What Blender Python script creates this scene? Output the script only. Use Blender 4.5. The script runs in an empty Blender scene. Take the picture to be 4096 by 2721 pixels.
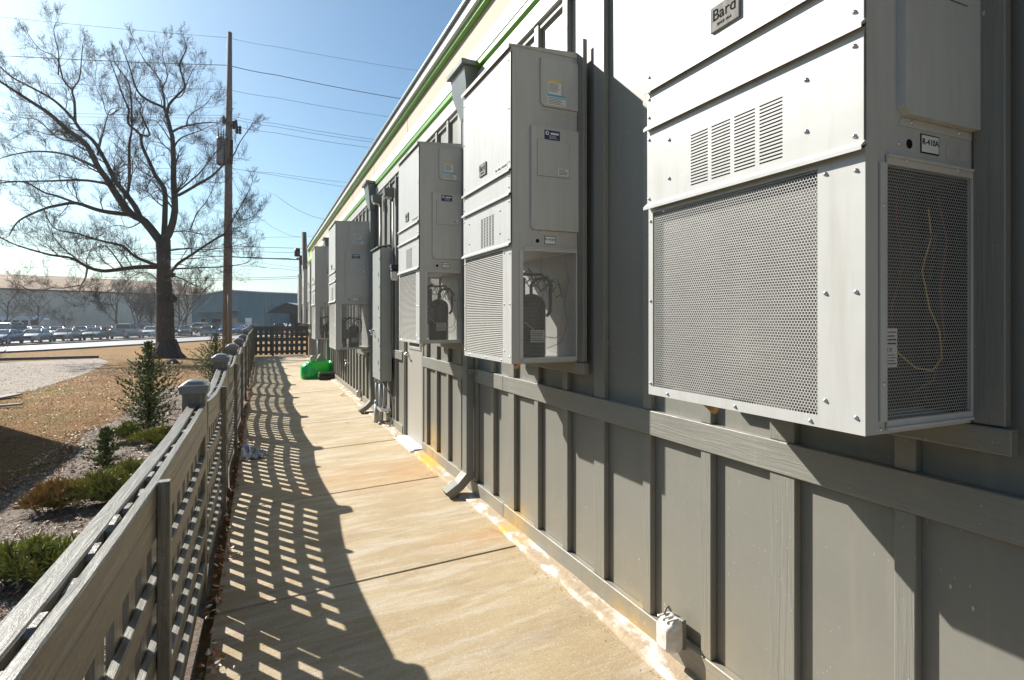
import bpy, math, random
from mathutils import Vector, Matrix
R = math.radians
scene = bpy.context.scene
COL = scene.collection
rnd = random.Random(7)

# ------------------------------------------------------------------ camera frame (metres)
CAMZ = 1.6
YAW = R(24.04)
SN, CN = math.sin(YAW), math.cos(YAW)
FPX = 562.0
def rd(r, d, z=0.0):
    return Vector((r*CN + d*SN, d*CN - r*SN, z))
def at(px, py, d):
    return rd((px/4-512)/FPX*d, d, CAMZ + (318-py/4)*d/FPX)
GB = [(-80,-.15),(10,-.15),(24,-.45),(31,-.6),(44,-1.2),(48,-1.25),(700,-1.25)]
def g_at(d):
    for (a, za), (b, zb) in zip(GB, GB[1:]):
        if d <= b: return za + (zb-za)*(d-a)/(b-a)
    return -1.25
def gz(x, y): return g_at(x*SN + y*CN)
def on_ground(px, py):
    d = 20.0
    for _ in range(30):
        d = FPX*(CAMZ-g_at(d))/max(1, py/4-318)
    return rd((px/4-512)/FPX*d, d, g_at(d))

# ------------------------------------------------------------------ objects
def tag(o, label=None, cat=None, group=None, kind=None):
    if label: o['label'] = label
    if cat: o['category'] = cat
    if group: o['group'] = group
    if kind: o['kind'] = kind
    return o
def thing(name, loc, label, cat, group=None, rz=0.0):
    o = bpy.data.objects.new(name, None); COL.objects.link(o)
    o.location = loc; o.rotation_euler = (0, 0, rz); o.empty_display_size = .2
    return tag(o, label, cat, group)
def wloc(o):
    v = Vector((0, 0, 0))
    while o is not None:
        v += o.location; o = o.parent
    return v
class MB:
    def __init__(s): s.v=[]; s.f=[]; s.m=[]; s.sm=[]
    def add(s, vs, fs, mi=0, smooth=False):
        n = len(s.v); s.v += [tuple(p) for p in vs]
        for f in fs:
            s.f.append([i+n for i in f]); s.m.append(mi); s.sm.append(smooth)
        return s
    def box(s, x0, x1, y0, y1, z0, z1, mi=0):
        return s.add([(x0,y0,z0),(x1,y0,z0),(x1,y1,z0),(x0,y1,z0),(x0,y0,z1),(x1,y0,z1),(x1,y1,z1),(x0,y1,z1)],
            [(0,3,2,1),(4,5,6,7),(0,1,5,4),(1,2,6,5),(2,3,7,6),(3,0,4,7)], mi)
    def bev(s, x0, x1, y0, y1, z0, z1, b=.004, mi=0):
        # box with chamfered edges
        vs=[]; idx={}
        X=(x0,x1);Y=(y0,y1);Z=(z0,z1)
        for i in (0,1):
            for j in (0,1):
                for k in (0,1):
                    sx=b if i==0 else -b; sy=b if j==0 else -b; sz=b if k==0 else -b
                    idx[i,j,k,0]=len(vs); vs.append((X[i],Y[j]+sy,Z[k]+sz))
                    idx[i,j,k,1]=len(vs); vs.append((X[i]+sx,Y[j],Z[k]+sz))
                    idx[i,j,k,2]=len(vs); vs.append((X[i]+sx,Y[j]+sy,Z[k]))
        fs=[]
        for i in (0,1):
            q=[idx[i,j,k,0] for j,k in ((0,0),(1,0),(1,1),(0,1))]; fs.append(q if i else q[::-1])
            q=[idx[j,i,k,1] for j,k in ((0,0),(1,0),(1,1),(0,1))]; fs.append(q[::-1] if i else q)
            q=[idx[j,k,i,2] for j,k in ((0,0),(1,0),(1,1),(0,1))]; fs.append(q if i else q[::-1])
        for i in (0,1):
            for j in (0,1):
                fs.append([idx[i,j,0,0],idx[i,j,0,1],idx[i,j,1,1],idx[i,j,1,0]])
                fs.append([idx[i,0,j,0],idx[i,0,j,2],idx[i,1,j,2],idx[i,1,j,0]])
                fs.append([idx[0,i,j,1],idx[0,i,j,2],idx[1,i,j,2],idx[1,i,j,1]])
                for k in (0,1): fs.append([idx[i,j,k,0],idx[i,j,k,1],idx[i,j,k,2]])
        return s.add(vs, fs, mi)
    def tube(s, pts, rad, n=8, mi=0, cap=True, smooth=True):
        pts=[Vector(p) for p in pts]
        if not isinstance(rad,(list,tuple)): rad=[rad]*len(pts)
        vs=[]; prev=None
        for i,p in enumerate(pts):
            t=(pts[min(i+1,len(pts)-1)]-pts[max(i-1,0)])
            if t.length<1e-9: t=Vector((0,0,1))
            t.normalize()
            if prev is None:
                a=Vector((0,0,1)) if abs(t.z)<.9 else Vector((1,0,0)); u=t.cross(a).normalized()
            else:
                u=prev-t*prev.dot(t)
                u=u.normalized() if u.length>1e-6 else t.orthogonal().normalized()
            prev=u; w=t.cross(u)
            for k in range(n):
                a=2*math.pi*k/n; vs.append(p+(u*math.cos(a)+w*math.sin(a))*rad[i])
        fs=[]
        for i in range(len(pts)-1):
            for k in range(n):
                k2=(k+1)%n; fs.append((i*n+k,i*n+k2,(i+1)*n+k2,(i+1)*n+k))
        s.add(vs, fs, mi, smooth)
        if cap:
            m=len(vs)-n; base=len(s.v)-len(vs)
            s.f.append([base+k for k in range(n)][::-1]); s.m.append(mi); s.sm.append(False)
            s.f.append([base+m+k for k in range(n)]); s.m.append(mi); s.sm.append(False)
        return s
    def cyl(s, p, q, r, n=12, mi=0, smooth=True): return s.tube([p,q], r, n, mi, True, smooth)
    def lathe(s, c, prof, n=16, mi=0, smooth=True, ax='z'):
        vs=[]
        for r,h in prof:
            for k in range(n):
                a=2*math.pi*k/n; x,y=r*math.cos(a),r*math.sin(a)
                vs.append((c[0]+x,c[1]+y,c[2]+h) if ax=='z' else ((c[0]+h,c[1]+x,c[2]+y) if ax=='x' else (c[0]+x,c[1]+h,c[2]+y)))
        fs=[(i*n+k,i*n+(k+1)%n,(i+1)*n+(k+1)%n,(i+1)*n+k) for i in range(len(prof)-1) for k in range(n)]
        return s.add(vs, fs, mi, smooth)
    def prism(s, poly, d0, d1, ax='y', mi=0):
        # poly: 2D points; extruded along ax
        def P(a,b,h): return (a,h,b) if ax=='y' else ((h,a,b) if ax=='x' else (a,b,h))
        n=len(poly); vs=[P(a,b,d0) for a,b in poly]+[P(a,b,d1) for a,b in poly]
        fs=[list(range(n))[::-1], list(range(n,2*n))]+[(i,(i+1)%n,n+(i+1)%n,n+i) for i in range(n)]
        return s.add(vs, fs, mi)
    def build(s, name, mats, parent=None, kind=None, label=None, cat=None, group=None, local=False):
        me=bpy.data.meshes.new(name)
        off=Vector((0,0,0)) if local or parent is None else wloc(parent)
        if off.length>0: vs=[(v[0]-off.x,v[1]-off.y,v[2]-off.z) for v in s.v]
        else: vs=s.v
        me.from_pydata(vs, [], s.f)
        if not isinstance(mats,(list,tuple)): mats=[mats]
        for m in mats: me.materials.append(m)
        me.polygons.foreach_set('material_index', s.m)
        me.polygons.foreach_set('use_smooth', s.sm)
        me.update()
        o=bpy.data.objects.new(name, me); COL.objects.link(o)
        if parent is not None: o.parent=parent
        return tag(o, label, cat, group, kind)
    def at_base(s, name, mats, base, **kw):
        # top-level single-mesh thing whose origin is at its base
        s.v=[(v[0]-base[0],v[1]-base[1],v[2]-base[2]) for v in s.v]
        o=s.build(name, mats, None, **kw); o.location=base
        return o
def copy_tree(o, parent=None):
    c=o.copy(); COL.objects.link(c); c.parent=parent
    for ch in list(o.children): copy_tree(ch, c)
    return c
def text_part(name, body, size, mat, parent, M, depth=.0005):
    cu=bpy.data.curves.new(name,'FONT'); cu.body=body; cu.size=size; cu.extrude=depth
    cu.align_x='CENTER'; cu.align_y='CENTER'; cu.space_line=.9
    tmp=bpy.data.objects.new(name+'_c',cu); COL.objects.link(tmp)
    dg=bpy.context.evaluated_depsgraph_get(); dg.update()
    me=bpy.data.meshes.new_from_object(tmp.evaluated_get(dg))
    COL.objects.unlink(tmp); bpy.data.objects.remove(tmp)
    me.transform(M); me.name=name; me.materials.clear(); me.materials.append(mat)
    o=bpy.data.objects.new(name,me); COL.objects.link(o); o.parent=parent
    return o

# ------------------------------------------------------------------ materials
def nt_new(name):
    m=bpy.data.materials.new(name); m.use_nodes=True; nt=m.node_tree
    return m, nt, nt.nodes['Principled BSDF']
def N(nt, t, **kw):
    n=nt.nodes.new(t)
    for k,v in kw.items():
        if k in n.inputs.keys() if hasattr(n.inputs,'keys') else False: n.inputs[k].default_value=v
        else: setattr(n,k,v)
    return n
def noise(nt, vec, scale, detail=4, rough=.55, dist=0):
    n=nt.nodes.new('ShaderNodeTexNoise'); n.inputs['Scale'].default_value=scale
    n.inputs['Detail'].default_value=detail; n.inputs['Roughness'].default_value=rough
    n.inputs['Distortion'].default_value=dist
    if vec is not None: nt.links.new(vec, n.inputs['Vector'])
    return n.outputs['Fac']
def ramp(nt, fac, a, b, ca=(0,0,0,1), cb=(1,1,1,1)):
    n=nt.nodes.new('ShaderNodeValToRGB'); e=n.color_ramp.elements
    e[0].position=a; e[1].position=b; e[0].color=ca; e[1].color=cb
    nt.links.new(fac, n.inputs['Fac']); return n.outputs['Color']
def mapping(nt, vec, sc=(1,1,1), loc=(0,0,0)):
    n=nt.nodes.new('ShaderNodeMapping'); n.inputs['Scale'].default_value=sc; n.inputs['Location'].default_value=loc
    nt.links.new(vec, n.inputs['Vector']); return n.outputs['Vector']
def mixc(nt, fac, a, b, mode='MIX'):
    n=nt.nodes.new('ShaderNodeMix'); n.data_type='RGBA'; n.blend_type=mode
    for sock,v in ((n.inputs[0],fac),(n.inputs[6],a),(n.inputs[7],b)):
        if hasattr(v,'is_linked') or hasattr(v,'links'): nt.links.new(v, sock)
        elif isinstance(v,(int,float)): sock.default_value=v
        else: sock.default_value=(v[0],v[1],v[2],1)
    return n.outputs[2]
def mth(nt, op, a, b=None, c=None):
    n=nt.nodes.new('ShaderNodeMath'); n.operation=op
    for i,v in enumerate((a,b,c)):
        if v is None: continue
        if isinstance(v,(int,float)): n.inputs[i].default_value=v
        else: nt.links.new(v, n.inputs[i])
    return n.outputs[0]
def bump(nt, h, strength, dist=.002):
    n=nt.nodes.new('ShaderNodeBump'); n.inputs['Strength'].default_value=strength; n.inputs['Distance'].default_value=dist
    nt.links.new(h, n.inputs['Height']); return n.outputs['Normal']
def gpos(nt): return nt.nodes.new('ShaderNodeNewGeometry').outputs['Position']
def opos(nt): return nt.nodes.new('ShaderNodeTexCoord').outputs['Object']
def near(nt, pos, c, rad, soft=.5):
    n=nt.nodes.new('ShaderNodeVectorMath'); n.operation='DISTANCE'; nt.links.new(pos,n.inputs[0]); n.inputs[1].default_value=c
    return mth(nt,'SUBTRACT',1.0,ramp(nt,mth(nt,'DIVIDE',n.outputs['Value'],rad),soft,1.0))
MATS={}
def pm(name, col, rough=.55, var=.12, sc=6, metal=0, spec=.5, bmp=.0, bsc=60, stretch=(1,1,1), coat=0, dirt=None, dirt_amt=.5, dsc=2.0, bd=.002, world=False, streak=False):
    if name in MATS: return MATS[name]
    m,nt,b=nt_new(name); P=gpos(nt) if world else opos(nt)
    vec=mapping(nt,P,stretch)
    f=noise(nt,vec,sc,5,.6)
    c=mixc(nt, ramp(nt,f,.3,.7), [x*(1-var) for x in col], [min(1,x*(1+var)) for x in col])
    if dirt:
        d=noise(nt,mapping(nt,P,(4,4,.35) if streak else (1,1,1),(3,5,1)),dsc,6,.65)
        c=mixc(nt, mth(nt,'MULTIPLY',ramp(nt,d,.48,.72),dirt_amt), c, dirt)
    nt.links.new(c,b.inputs['Base Color'])
    b.inputs['Roughness'].default_value=rough; b.inputs['Metallic'].default_value=metal
    b.inputs['Specular IOR Level'].default_value=spec; b.inputs['Coat Weight'].default_value=coat
    if bmp: nt.links.new(bump(nt,noise(nt,vec,bsc,3,.6),bmp,bd), b.inputs['Normal'])
    MATS[name]=m; return m
def glass_mat(name, col=(.02,.03,.035), rough=.05):
    if name in MATS: return MATS[name]
    m,nt,b=nt_new(name); f=noise(nt,opos(nt),3,2)
    nt.links.new(mixc(nt,f,[x*.7 for x in col],[x*1.4 for x in col]),b.inputs['Base Color'])
    b.inputs['Roughness'].default_value=rough; b.inputs['Specular IOR Level'].default_value=.8
    b.inputs['Coat Weight'].default_value=.6; MATS[name]=m; return m

def siding_mat(name, col, grain=None, rough=.42, specks=True, rust=()):
    m,nt,b=nt_new(name); P=gpos(nt)
    big=noise(nt,P,1.3,4,.6); fine=noise(nt,P,40,3,.6)
    c=mixc(nt,ramp(nt,big,.3,.7),[x*.93 for x in col],[x*1.06 for x in col])
    c=mixc(nt,mth(nt,'MULTIPLY',ramp(nt,fine,.4,.7),.12),c,[x*.7 for x in col])
    # splash dirt close to the ground
    sep=nt.nodes.new('ShaderNodeSeparateXYZ'); nt.links.new(P,sep.inputs[0])
    low=mth(nt,'MULTIPLY',ramp(nt,sep.outputs['Z'],.0,.55,(1,1,1,1),(0,0,0,1)),ramp(nt,noise(nt,mapping(nt,P,(1,1,.4)),3,5,.7),.35,.75))
    c=mixc(nt,mth(nt,'MULTIPLY',low,.62),c,(.33,.26,.15))
    if specks:
        v=nt.nodes.new('ShaderNodeTexVoronoi'); v.inputs['Scale'].default_value=17; v.inputs['Randomness'].default_value=1
        nt.links.new(mapping(nt,P,(1,1,.5)),v.inputs['Vector'])
        sp=mth(nt,'LESS_THAN',v.outputs['Distance'],.055)
        sp=mth(nt,'MULTIPLY',sp,mth(nt,'GREATER_THAN',noise(nt,P,3.1,2),.53))
        c=mixc(nt,mth(nt,'MULTIPLY',sp,.6),c,(.62,.58,.5))
        v2=nt.nodes.new('ShaderNodeTexVoronoi'); v2.inputs['Scale'].default_value=34; nt.links.new(mapping(nt,P,(1,1.4,.55),(3,1,2)),v2.inputs['Vector'])
        sp2=mth(nt,'MULTIPLY',mth(nt,'LESS_THAN',v2.outputs['Distance'],.07),mth(nt,'GREATER_THAN',noise(nt,P,2.2,3),.50))
        c=mixc(nt,mth(nt,'MULTIPLY',sp2,.45),c,(.55,.52,.45))
    stk=noise(nt,mapping(nt,P,(5,5,.3)),2.5,6,.7)
    c=mixc(nt,mth(nt,'MULTIPLY',ramp(nt,stk,.55,.72),.28),c,(.30,.27,.22))
    for cx,rad in rust:
        k=mth(nt,'MULTIPLY',near(nt,P,cx,rad,.2),ramp(nt,noise(nt,P,9,4),.3,.6))
        c=mixc(nt,mth(nt,'MULTIPLY',k,.75),c,(.55,.33,.06))
    nt.links.new(c,b.inputs['Base Color'])
    nt.links.new(mth(nt,'ADD',mth(nt,'MULTIPLY',noise(nt,P,5,3),.16),rough-.08),b.inputs['Roughness'])
    if grain:
        w=noise(nt,mapping(nt,P,grain),1.0,5,.65,.6)
        nt.links.new(bump(nt,w,.55,.006),b.inputs['Normal'])
    else:
        nt.links.new(bump(nt,noise(nt,P,300,2),.10,.001),b.inputs['Normal'])
    MATS[name]=m; return m
# ------------------------------------------------------------------ material set
TAUPE=(.195,.190,.164)
RUSTS=[((1.75,6.05,.06),.42),((1.72,3.82,.0),.3),((1.74,2.35,-.05),.28)]
M_side=siding_mat('painted_siding_panel',TAUPE,None,.43,True,RUSTS)
M_batt=siding_mat('painted_board_vertical_grain',TAUPE,(60,60,3.0),.46,True,RUSTS)
M_band=siding_mat('painted_board_along_grain',[x*1.03 for x in TAUPE],(60,3.0,70),.45,True,RUSTS)
M_frieze=siding_mat('pale_painted_frieze',(.42,.41,.38),(40,2,50),.42,False)
M_cream=pm('cream_stucco_panel',(.43,.35,.26),.8,.06,2.5,bmp=.25,bsc=220,bd=.001,dirt=(.42,.36,.28),dirt_amt=.4,dsc=1.2,world=True)
M_white=pm('white_painted_trim',(.62,.62,.61),.4,.05,3,dirt=(.45,.44,.42),dirt_amt=.35,dsc=6,world=True)
M_green=pm('bright_green_painted_moulding',(.10,.33,.012),.4,.12,5,world=True)
M_lime=pm('lime_yellow_painted_panel',(.55,.62,.05),.55,.08,3,world=True)
M_roofedge=pm('grey_metal_roof_edge',(.35,.38,.37),.35,.08,5,metal=.5)
M_dark=pm('dark_gap',(.02,.02,.022),.7)
M_unit=pm('pale_grey_enamel_sheet',(.45,.445,.42),.40,.05,2.2,bmp=.35,bsc=2.2,bd=.012,dirt=(.33,.31,.26),dirt_amt=.45,dsc=5,streak=True)
M_unit2=pm('grey_enamel_cover',(.47,.47,.445),.38,.05,3,bmp=.35,bsc=3,bd=.008,dirt=(.27,.25,.21),dirt_amt=.25,dsc=6,streak=True)
M_coil2=pm('copper_tinged_coil_fins',(.17,.115,.07),.5,.7,6,stretch=(1,.4,30))
M_slat=pm('enamelled_guard_slat',(.38,.36,.32),.42,.05,9)
M_hex=pm('perforated_grille_steel',(.50,.49,.46),.42,.05,9)
M_coil=pm('aluminium_coil_fins',(.055,.048,.038),.6,.6,3,metal=.0,stretch=(1,3,90),bmp=.6,bsc=4,bd=.003)
M_black=pm('black_painted_steel',(.012,.012,.013),.4,.3,6)
M_pipe=pm('dark_insulated_pipe',(.02,.018,.018),.7,.3,12)
M_copper=pm('copper_tube',(.45,.2,.1),.35,.2,8,metal=.9)
M_yel=pm('yellow_wire',(.55,.36,.05),.5,.1,8)
M_red=pm('red_orange_wire',(.22,.05,.02),.5,.1,8)
M_steel=pm('zinc_plated_screw',(.55,.56,.58),.28,.1,20,metal=.8)
M_label=pm('white_label',(.7,.7,.68),.5,.04,20)
M_ink=pm('black_ink',(.015,.015,.015),.95,spec=.05)
M_lblue=pm('blue_label_band',(.05,.42,.62),.5)
M_lyel=pm('yellow_label_band',(.75,.5,.06),.5)
M_navy=pm('navy_sticker',(.01,.025,.10),.4)
M_badge=pm('brushed_badge_plate',(.24,.23,.21),.85,.3,12,metal=.0,spec=.12,stretch=(1,6,1))
M_wood=pm('raw_pine_offcut',(.55,.33,.15),.7,.15,20)
M_spout=siding_mat('painted_downspout_metal',(.15,.16,.15),None,.32,False)
M_galv=pm('galvanised_conduit',(.30,.315,.31),.5,.1,9,metal=.15,dirt=(.25,.22,.18),dirt_amt=.5,dsc=9)
M_cab=pm('grey_green_cabinet_enamel',(.31,.325,.305),.38,.05,4)
M_door=pm('beige_painted_door',(.34,.315,.275),.45,.05,1.5,bmp=.05,bsc=300)
M_frame=pm('painted_door_frame',(.17,.165,.14),.5,.06,4)
M_chrome=pm('satin_chrome',(.6,.6,.6),.18,.05,5,metal=1)
M_pane=glass_mat('window_pane')
M_plastic=pm('clear_white_plastic',(.62,.60,.57),.25,.08,9,dirt=(.35,.22,.1),dirt_amt=.5,dsc=14)
M_mesh=pm('pale_lantern_glass',(.62,.62,.6),.15,.1,20,coat=.5)

def concrete():
    m,nt,b=nt_new('broomed_concrete'); P=gpos(nt)
    base=mixc(nt,ramp(nt,noise(nt,P,1.6,7,.68),.35,.66),(.415,.315,.178),(.52,.415,.255))
    streak=noise(nt,mapping(nt,P,(.7,4.2,1)),1.5,10,.74,.35)
    c=mixc(nt,mth(nt,'MULTIPLY',ramp(nt,streak,.47,.60),.62),base,(.64,.57,.47))
    st2=noise(nt,mapping(nt,P,(.8,4.6,1),(5,2,0)),1.2,10,.72,.3)
    c=mixc(nt,mth(nt,'MULTIPLY',ramp(nt,st2,.51,.66),.55),c,(.29,.205,.14))
    yl=noise(nt,mapping(nt,P,(.8,1.6,1),(9,4,0)),1.4,8,.7)
    c=mixc(nt,mth(nt,'MULTIPLY',ramp(nt,yl,.52,.7),.42),c,(.47,.34,.15))
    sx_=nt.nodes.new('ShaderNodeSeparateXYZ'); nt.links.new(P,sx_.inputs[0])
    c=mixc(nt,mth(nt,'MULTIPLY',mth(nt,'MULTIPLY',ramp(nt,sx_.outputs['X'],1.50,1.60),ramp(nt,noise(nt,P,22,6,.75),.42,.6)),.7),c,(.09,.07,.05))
    gr=noise(nt,P,190,4,.8)
    c=mixc(nt,mth(nt,'MULTIPLY',ramp(nt,gr,.40,.62),.5),c,(.17,.12,.07))
    sp=noise(nt,P,75,3,.8)
    c=mixc(nt,mth(nt,'MULTIPLY',ramp(nt,sp,.56,.66),.35),c,(.62,.56,.46))
    v=nt.nodes.new('ShaderNodeTexVoronoi'); v.inputs['Scale'].default_value=14; nt.links.new(P,v.inputs['Vector'])
    dot=mth(nt,'MULTIPLY',mth(nt,'LESS_THAN',v.outputs['Distance'],.07),mth(nt,'GREATER_THAN',noise(nt,P,2.3,2),.58))
    c=mixc(nt,mth(nt,'MULTIPLY',dot,.6),c,(.07,.06,.05))
    for cx,rad in (((1.5,5.75,.0),.75),((1.55,3.85,.0),.28)):
        k=mth(nt,'MULTIPLY',near(nt,mapping(nt,P,(.45,1,1),(cx[0]*.55,0,0)),cx,rad,.1),ramp(nt,noise(nt,mapping(nt,P,(1,3,1)),4,5,.7),.35,.62))
        c=mixc(nt,mth(nt,'MULTIPLY',k,.75),c,(.44,.22,.06))
    nt.links.new(c,b.inputs['Base Color']); b.inputs['Roughness'].default_value=.78
    b.inputs['Specular IOR Level'].default_value=.35
    cv=nt.nodes.new('ShaderNodeTexVoronoi'); cv.feature='DISTANCE_TO_EDGE'; cv.inputs['Scale'].default_value=.42
    wv=nt.nodes.new('ShaderNodeVectorMath'); wv.operation='MULTIPLY_ADD'; nn=nt.nodes.new('ShaderNodeTexNoise'); nn.inputs['Scale'].default_value=2.2; nn.inputs['Detail'].default_value=8
    nt.links.new(P,nn.inputs['Vector']); nt.links.new(nn.outputs['Color'],wv.inputs[0]); wv.inputs[1].default_value=(.5,.5,.5); nt.links.new(P,wv.inputs[2]); nt.links.new(wv.outputs[0],cv.inputs['Vector'])
    ck=mth(nt,'MULTIPLY',mth(nt,'LESS_THAN',cv.outputs['Distance'],.0011),mth(nt,'GREATER_THAN',noise(nt,P,.6,2),.52))
    c=mixc(nt,mth(nt,'MULTIPLY',ck,.75),c,(.07,.05,.035)); nt.links.new(c,b.inputs['Base Color'])
    br=noise(nt,mapping(nt,P,(10,180,1)),1.0,4,.7,.3)
    h=mth(nt,'ADD',mth(nt,'MULTIPLY',gr,1.3),mth(nt,'MULTIPLY',br,1.0))
    nt.links.new(bump(nt,h,.8,.005),b.inputs['Normal'])
    return m
M_conc=concrete()
def flashing():
    m,nt,b=nt_new('white_coated_mortar_fillet'); P=gpos(nt)
    c=mixc(nt,ramp(nt,noise(nt,mapping(nt,P,(2,1,1)),4.5,6,.65),.50,.64),(.36,.28,.19),(.62,.60,.55))
    c=mixc(nt,mth(nt,'MULTIPLY',ramp(nt,noise(nt,P,38,4,.7),.5,.7),.35),c,(.40,.33,.25))
    for cx,rad,s in (((1.70,6.0,.02),.55,1.0),((1.66,3.83,.02),.14,.9),((1.68,3.55,.02),.12,.4)):
        k=mth(nt,'MULTIPLY',near(nt,P,cx,rad,.15),ramp(nt,noise(nt,P,16,4,.65),.3,.55))
        c=mixc(nt,mth(nt,'MULTIPLY',k,s),c,(.70,.33,.02))
    nt.links.new(c,b.inputs['Base Color']); b.inputs['Roughness'].default_value=.8; b.inputs['Specular IOR Level'].default_value=.25
    nt.links.new(bump(nt,noise(nt,P,24,5,.6),.6,.012),b.inputs['Normal']); return m
M_flash=flashing()
def fence_mat(name,stretch):
    m,nt,b=nt_new(name); P=gpos(nt)
    g=noise(nt,mapping(nt,P,stretch),1.0,5,.7,.7)
    c=mixc(nt,ramp(nt,g,.3,.7),(.105,.094,.074),(.175,.162,.132))
    w=noise(nt,mapping(nt,P,[x*.25 for x in stretch]),2.2,6,.7,.3)
    c=mixc(nt,mth(nt,'MULTIPLY',ramp(nt,w,.53,.66),.5),c,(.30,.29,.265))
    k=noise(nt,P,46,4,.8)
    c=mixc(nt,mth(nt,'MULTIPLY',ramp(nt,k,.56,.68),.5),c,(.05,.045,.04))
    nt.links.new(c,b.inputs['Base Color']); b.inputs['Roughness'].default_value=.40
    nt.links.new(bump(nt,mth(nt,'ADD',g,mth(nt,'MULTIPLY',k,.35)),.55,.005),b.inputs['Normal']); return m
M_fv=fence_mat('weathered_stained_wood_vertical',(60,60,4))
M_fh=fence_mat('weathered_stained_wood_along',(50,4,60))
M_fx=fence_mat('weathered_stained_wood_across',(4,60,60))
M_cap=pm('grey_plastic_post_cap',(.17,.175,.18),.38,.08,9,bmp=.2,bsc=120)
def lawn():
    m,nt,b=nt_new('dormant_lawn'); P=gpos(nt)
    c=mixc(nt,ramp(nt,noise(nt,P,.8,6,.65),.35,.66),(.26,.135,.055),(.365,.225,.095))
    c=mixc(nt,mth(nt,'MULTIPLY',ramp(nt,noise(nt,mapping(nt,P,(1,1,1),(7,3,0)),.55,7,.7),.52,.66),.8),c,(.17,.19,.05))
    c=mixc(nt,mth(nt,'MULTIPLY',ramp(nt,noise(nt,P,26,5,.75),.45,.62),.55),c,(.13,.075,.035))
    c=mixc(nt,mth(nt,'MULTIPLY',ramp(nt,noise(nt,P,9,5,.75),.60,.68),.6),c,(.5,.38,.26))
    nt.links.new(c,b.inputs['Base Color']); b.inputs['Roughness'].default_value=.95; b.inputs['Specular IOR Level'].default_value=.1
    nt.links.new(bump(nt,noise(nt,P,45,5,.8),1.0,.05),b.inputs['Normal']); return m
M_lawn=lawn()
def mulch():
    m,nt,b=nt_new('weathered_mulch'); P=gpos(nt)
    c=mixc(nt,ramp(nt,noise(nt,mapping(nt,P,(1,2.2,1)),22,6,.8),.38,.62),(.09,.055,.035),(.31,.235,.175))
    c=mixc(nt,mth(nt,'MULTIPLY',ramp(nt,noise(nt,P,2.4,5,.7),.5,.65),.5),c,(.38,.30,.235))
    nt.links.new(c,b.inputs['Base Color']); b.inputs['Roughness'].default_value=.85
    nt.links.new(bump(nt,noise(nt,P,30,5,.85),1.0,.05),b.inputs['Normal']); return m
M_mulch=mulch()
M_drive=pm('pale_gravelly_concrete',(.33,.29,.25),.95,.18,3,dirt=(.25,.17,.12),dirt_amt=.9,dsc=4,bmp=.8,bsc=30,bd=.02,world=True)
M_road=pm('sun_bleached_asphalt',(.22,.21,.20),.6,.1,.8,bmp=.3,bsc=20,bd=.01,world=True)
M_lot=pm('parking_lot_asphalt',(.10,.10,.10),.7,.15,.5,world=True)
M_kerb=pm('concrete_kerb',(.16,.15,.135),.8,.15,2,world=True)
M_verge=pm('verge_grass',(.20,.20,.08),.9,.3,2,bmp=1,bsc=20,bd=.04,world=True)
M_chip=[pm('bleached_wood_chip',(.48,.40,.33),.7,.2,9,world=True),pm('brown_wood_chip',(.20,.13,.09),.8,.2,9,world=True),pm('dark_wood_chip',(.07,.05,.04),.8,.2,9,world=True)]
M_leaf=[pm('fallen_leaf_tan',(.48,.33,.20),.6,.2,9,world=True),pm('fallen_leaf_rust',(.33,.12,.04),.6,.2,9,world=True),pm('fallen_leaf_pale',(.62,.53,.44),.5,.15,9,world=True)]
M_blade=[pm('dry_grass_blade',(.40,.26,.12),.8,.2,9,world=True),pm('green_grass_blade',(.13,.19,.04),.8,.2,9,world=True),pm('brown_grass_blade',(.24,.13,.06),.8,.2,9,world=True)]
M_bark=pm('grey_brown_bark',(.07,.055,.045),.9,.35,6,bmp=1.0,bsc=9,bd=.05,stretch=(3,3,.6))
M_twig=pm('dark_twig',(.075,.058,.048),.8,.25,3)
M_twig2=pm('pale_brush_twig',(.13,.112,.095),.8,.3,1)
M_pole=pm('weathered_pole_timber',(.20,.165,.135),.85,.25,4,bmp=.7,bsc=10,bd=.02,stretch=(4,4,.4))
M_wire=pm('black_overhead_cable',(.03,.03,.032),.5,.1,5)
M_tin=pm('transformer_grey',(.22,.24,.25),.4,.1,4)
M_needle=[pm('conifer_green',(.12,.17,.04),.6,.3,4),pm('conifer_olive',(.26,.27,.08),.6,.3,4),pm('conifer_dark',(.035,.06,.02),.7,.3,4),pm('juniper_bronze',(.30,.17,.05),.7,.25,4),pm('juniper_yellow_green',(.28,.27,.05),.7,.25,4)]
M_greenp=pm('bright_green_plastic',(.003,.52,.10),.25,.12,4,coat=.4)
M_greenp2=pm('lit_green_plastic_panel',(.006,.66,.05),.3,.1,4,coat=.3)
M_whs=pm('corrugated_beige_wall',(.72,.60,.47),.6,.06,.3)
M_whr=pm('tan_metal_roof',(.36,.27,.19),.95,.12,.2,dirt=(.45,.38,.3),dirt_amt=.5,dsc=.1)
M_teal=pm('blue_green_steel_siding',(.13,.23,.26),.5,.1,.5)
M_tealr=pm('pale_metal_roof',(.5,.52,.52),.4,.06,.5)
M_tyre=pm('tyre_rubber',(.02,.02,.02),.8,.2,9)
M_rim=pm('alloy_rim',(.4,.4,.41),.3,.1,9,metal=.8)
M_lamp=pm('lamp_lens',(.6,.62,.62),.1,.1,9,coat=.6)
M_rlamp=pm('red_lamp_lens',(.4,.02,.02),.2,.1,9,coat=.5)
M_cglass=glass_mat('car_glass',(.03,.045,.045))
for mm in (M_whr,M_drive): mm.node_tree.nodes['Principled BSDF'].inputs['Specular IOR Level'].default_value=.08
def paint(name,c): return pm('car_paint_'+name,c,.28,.04,2,metal=.3,coat=1)
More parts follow.
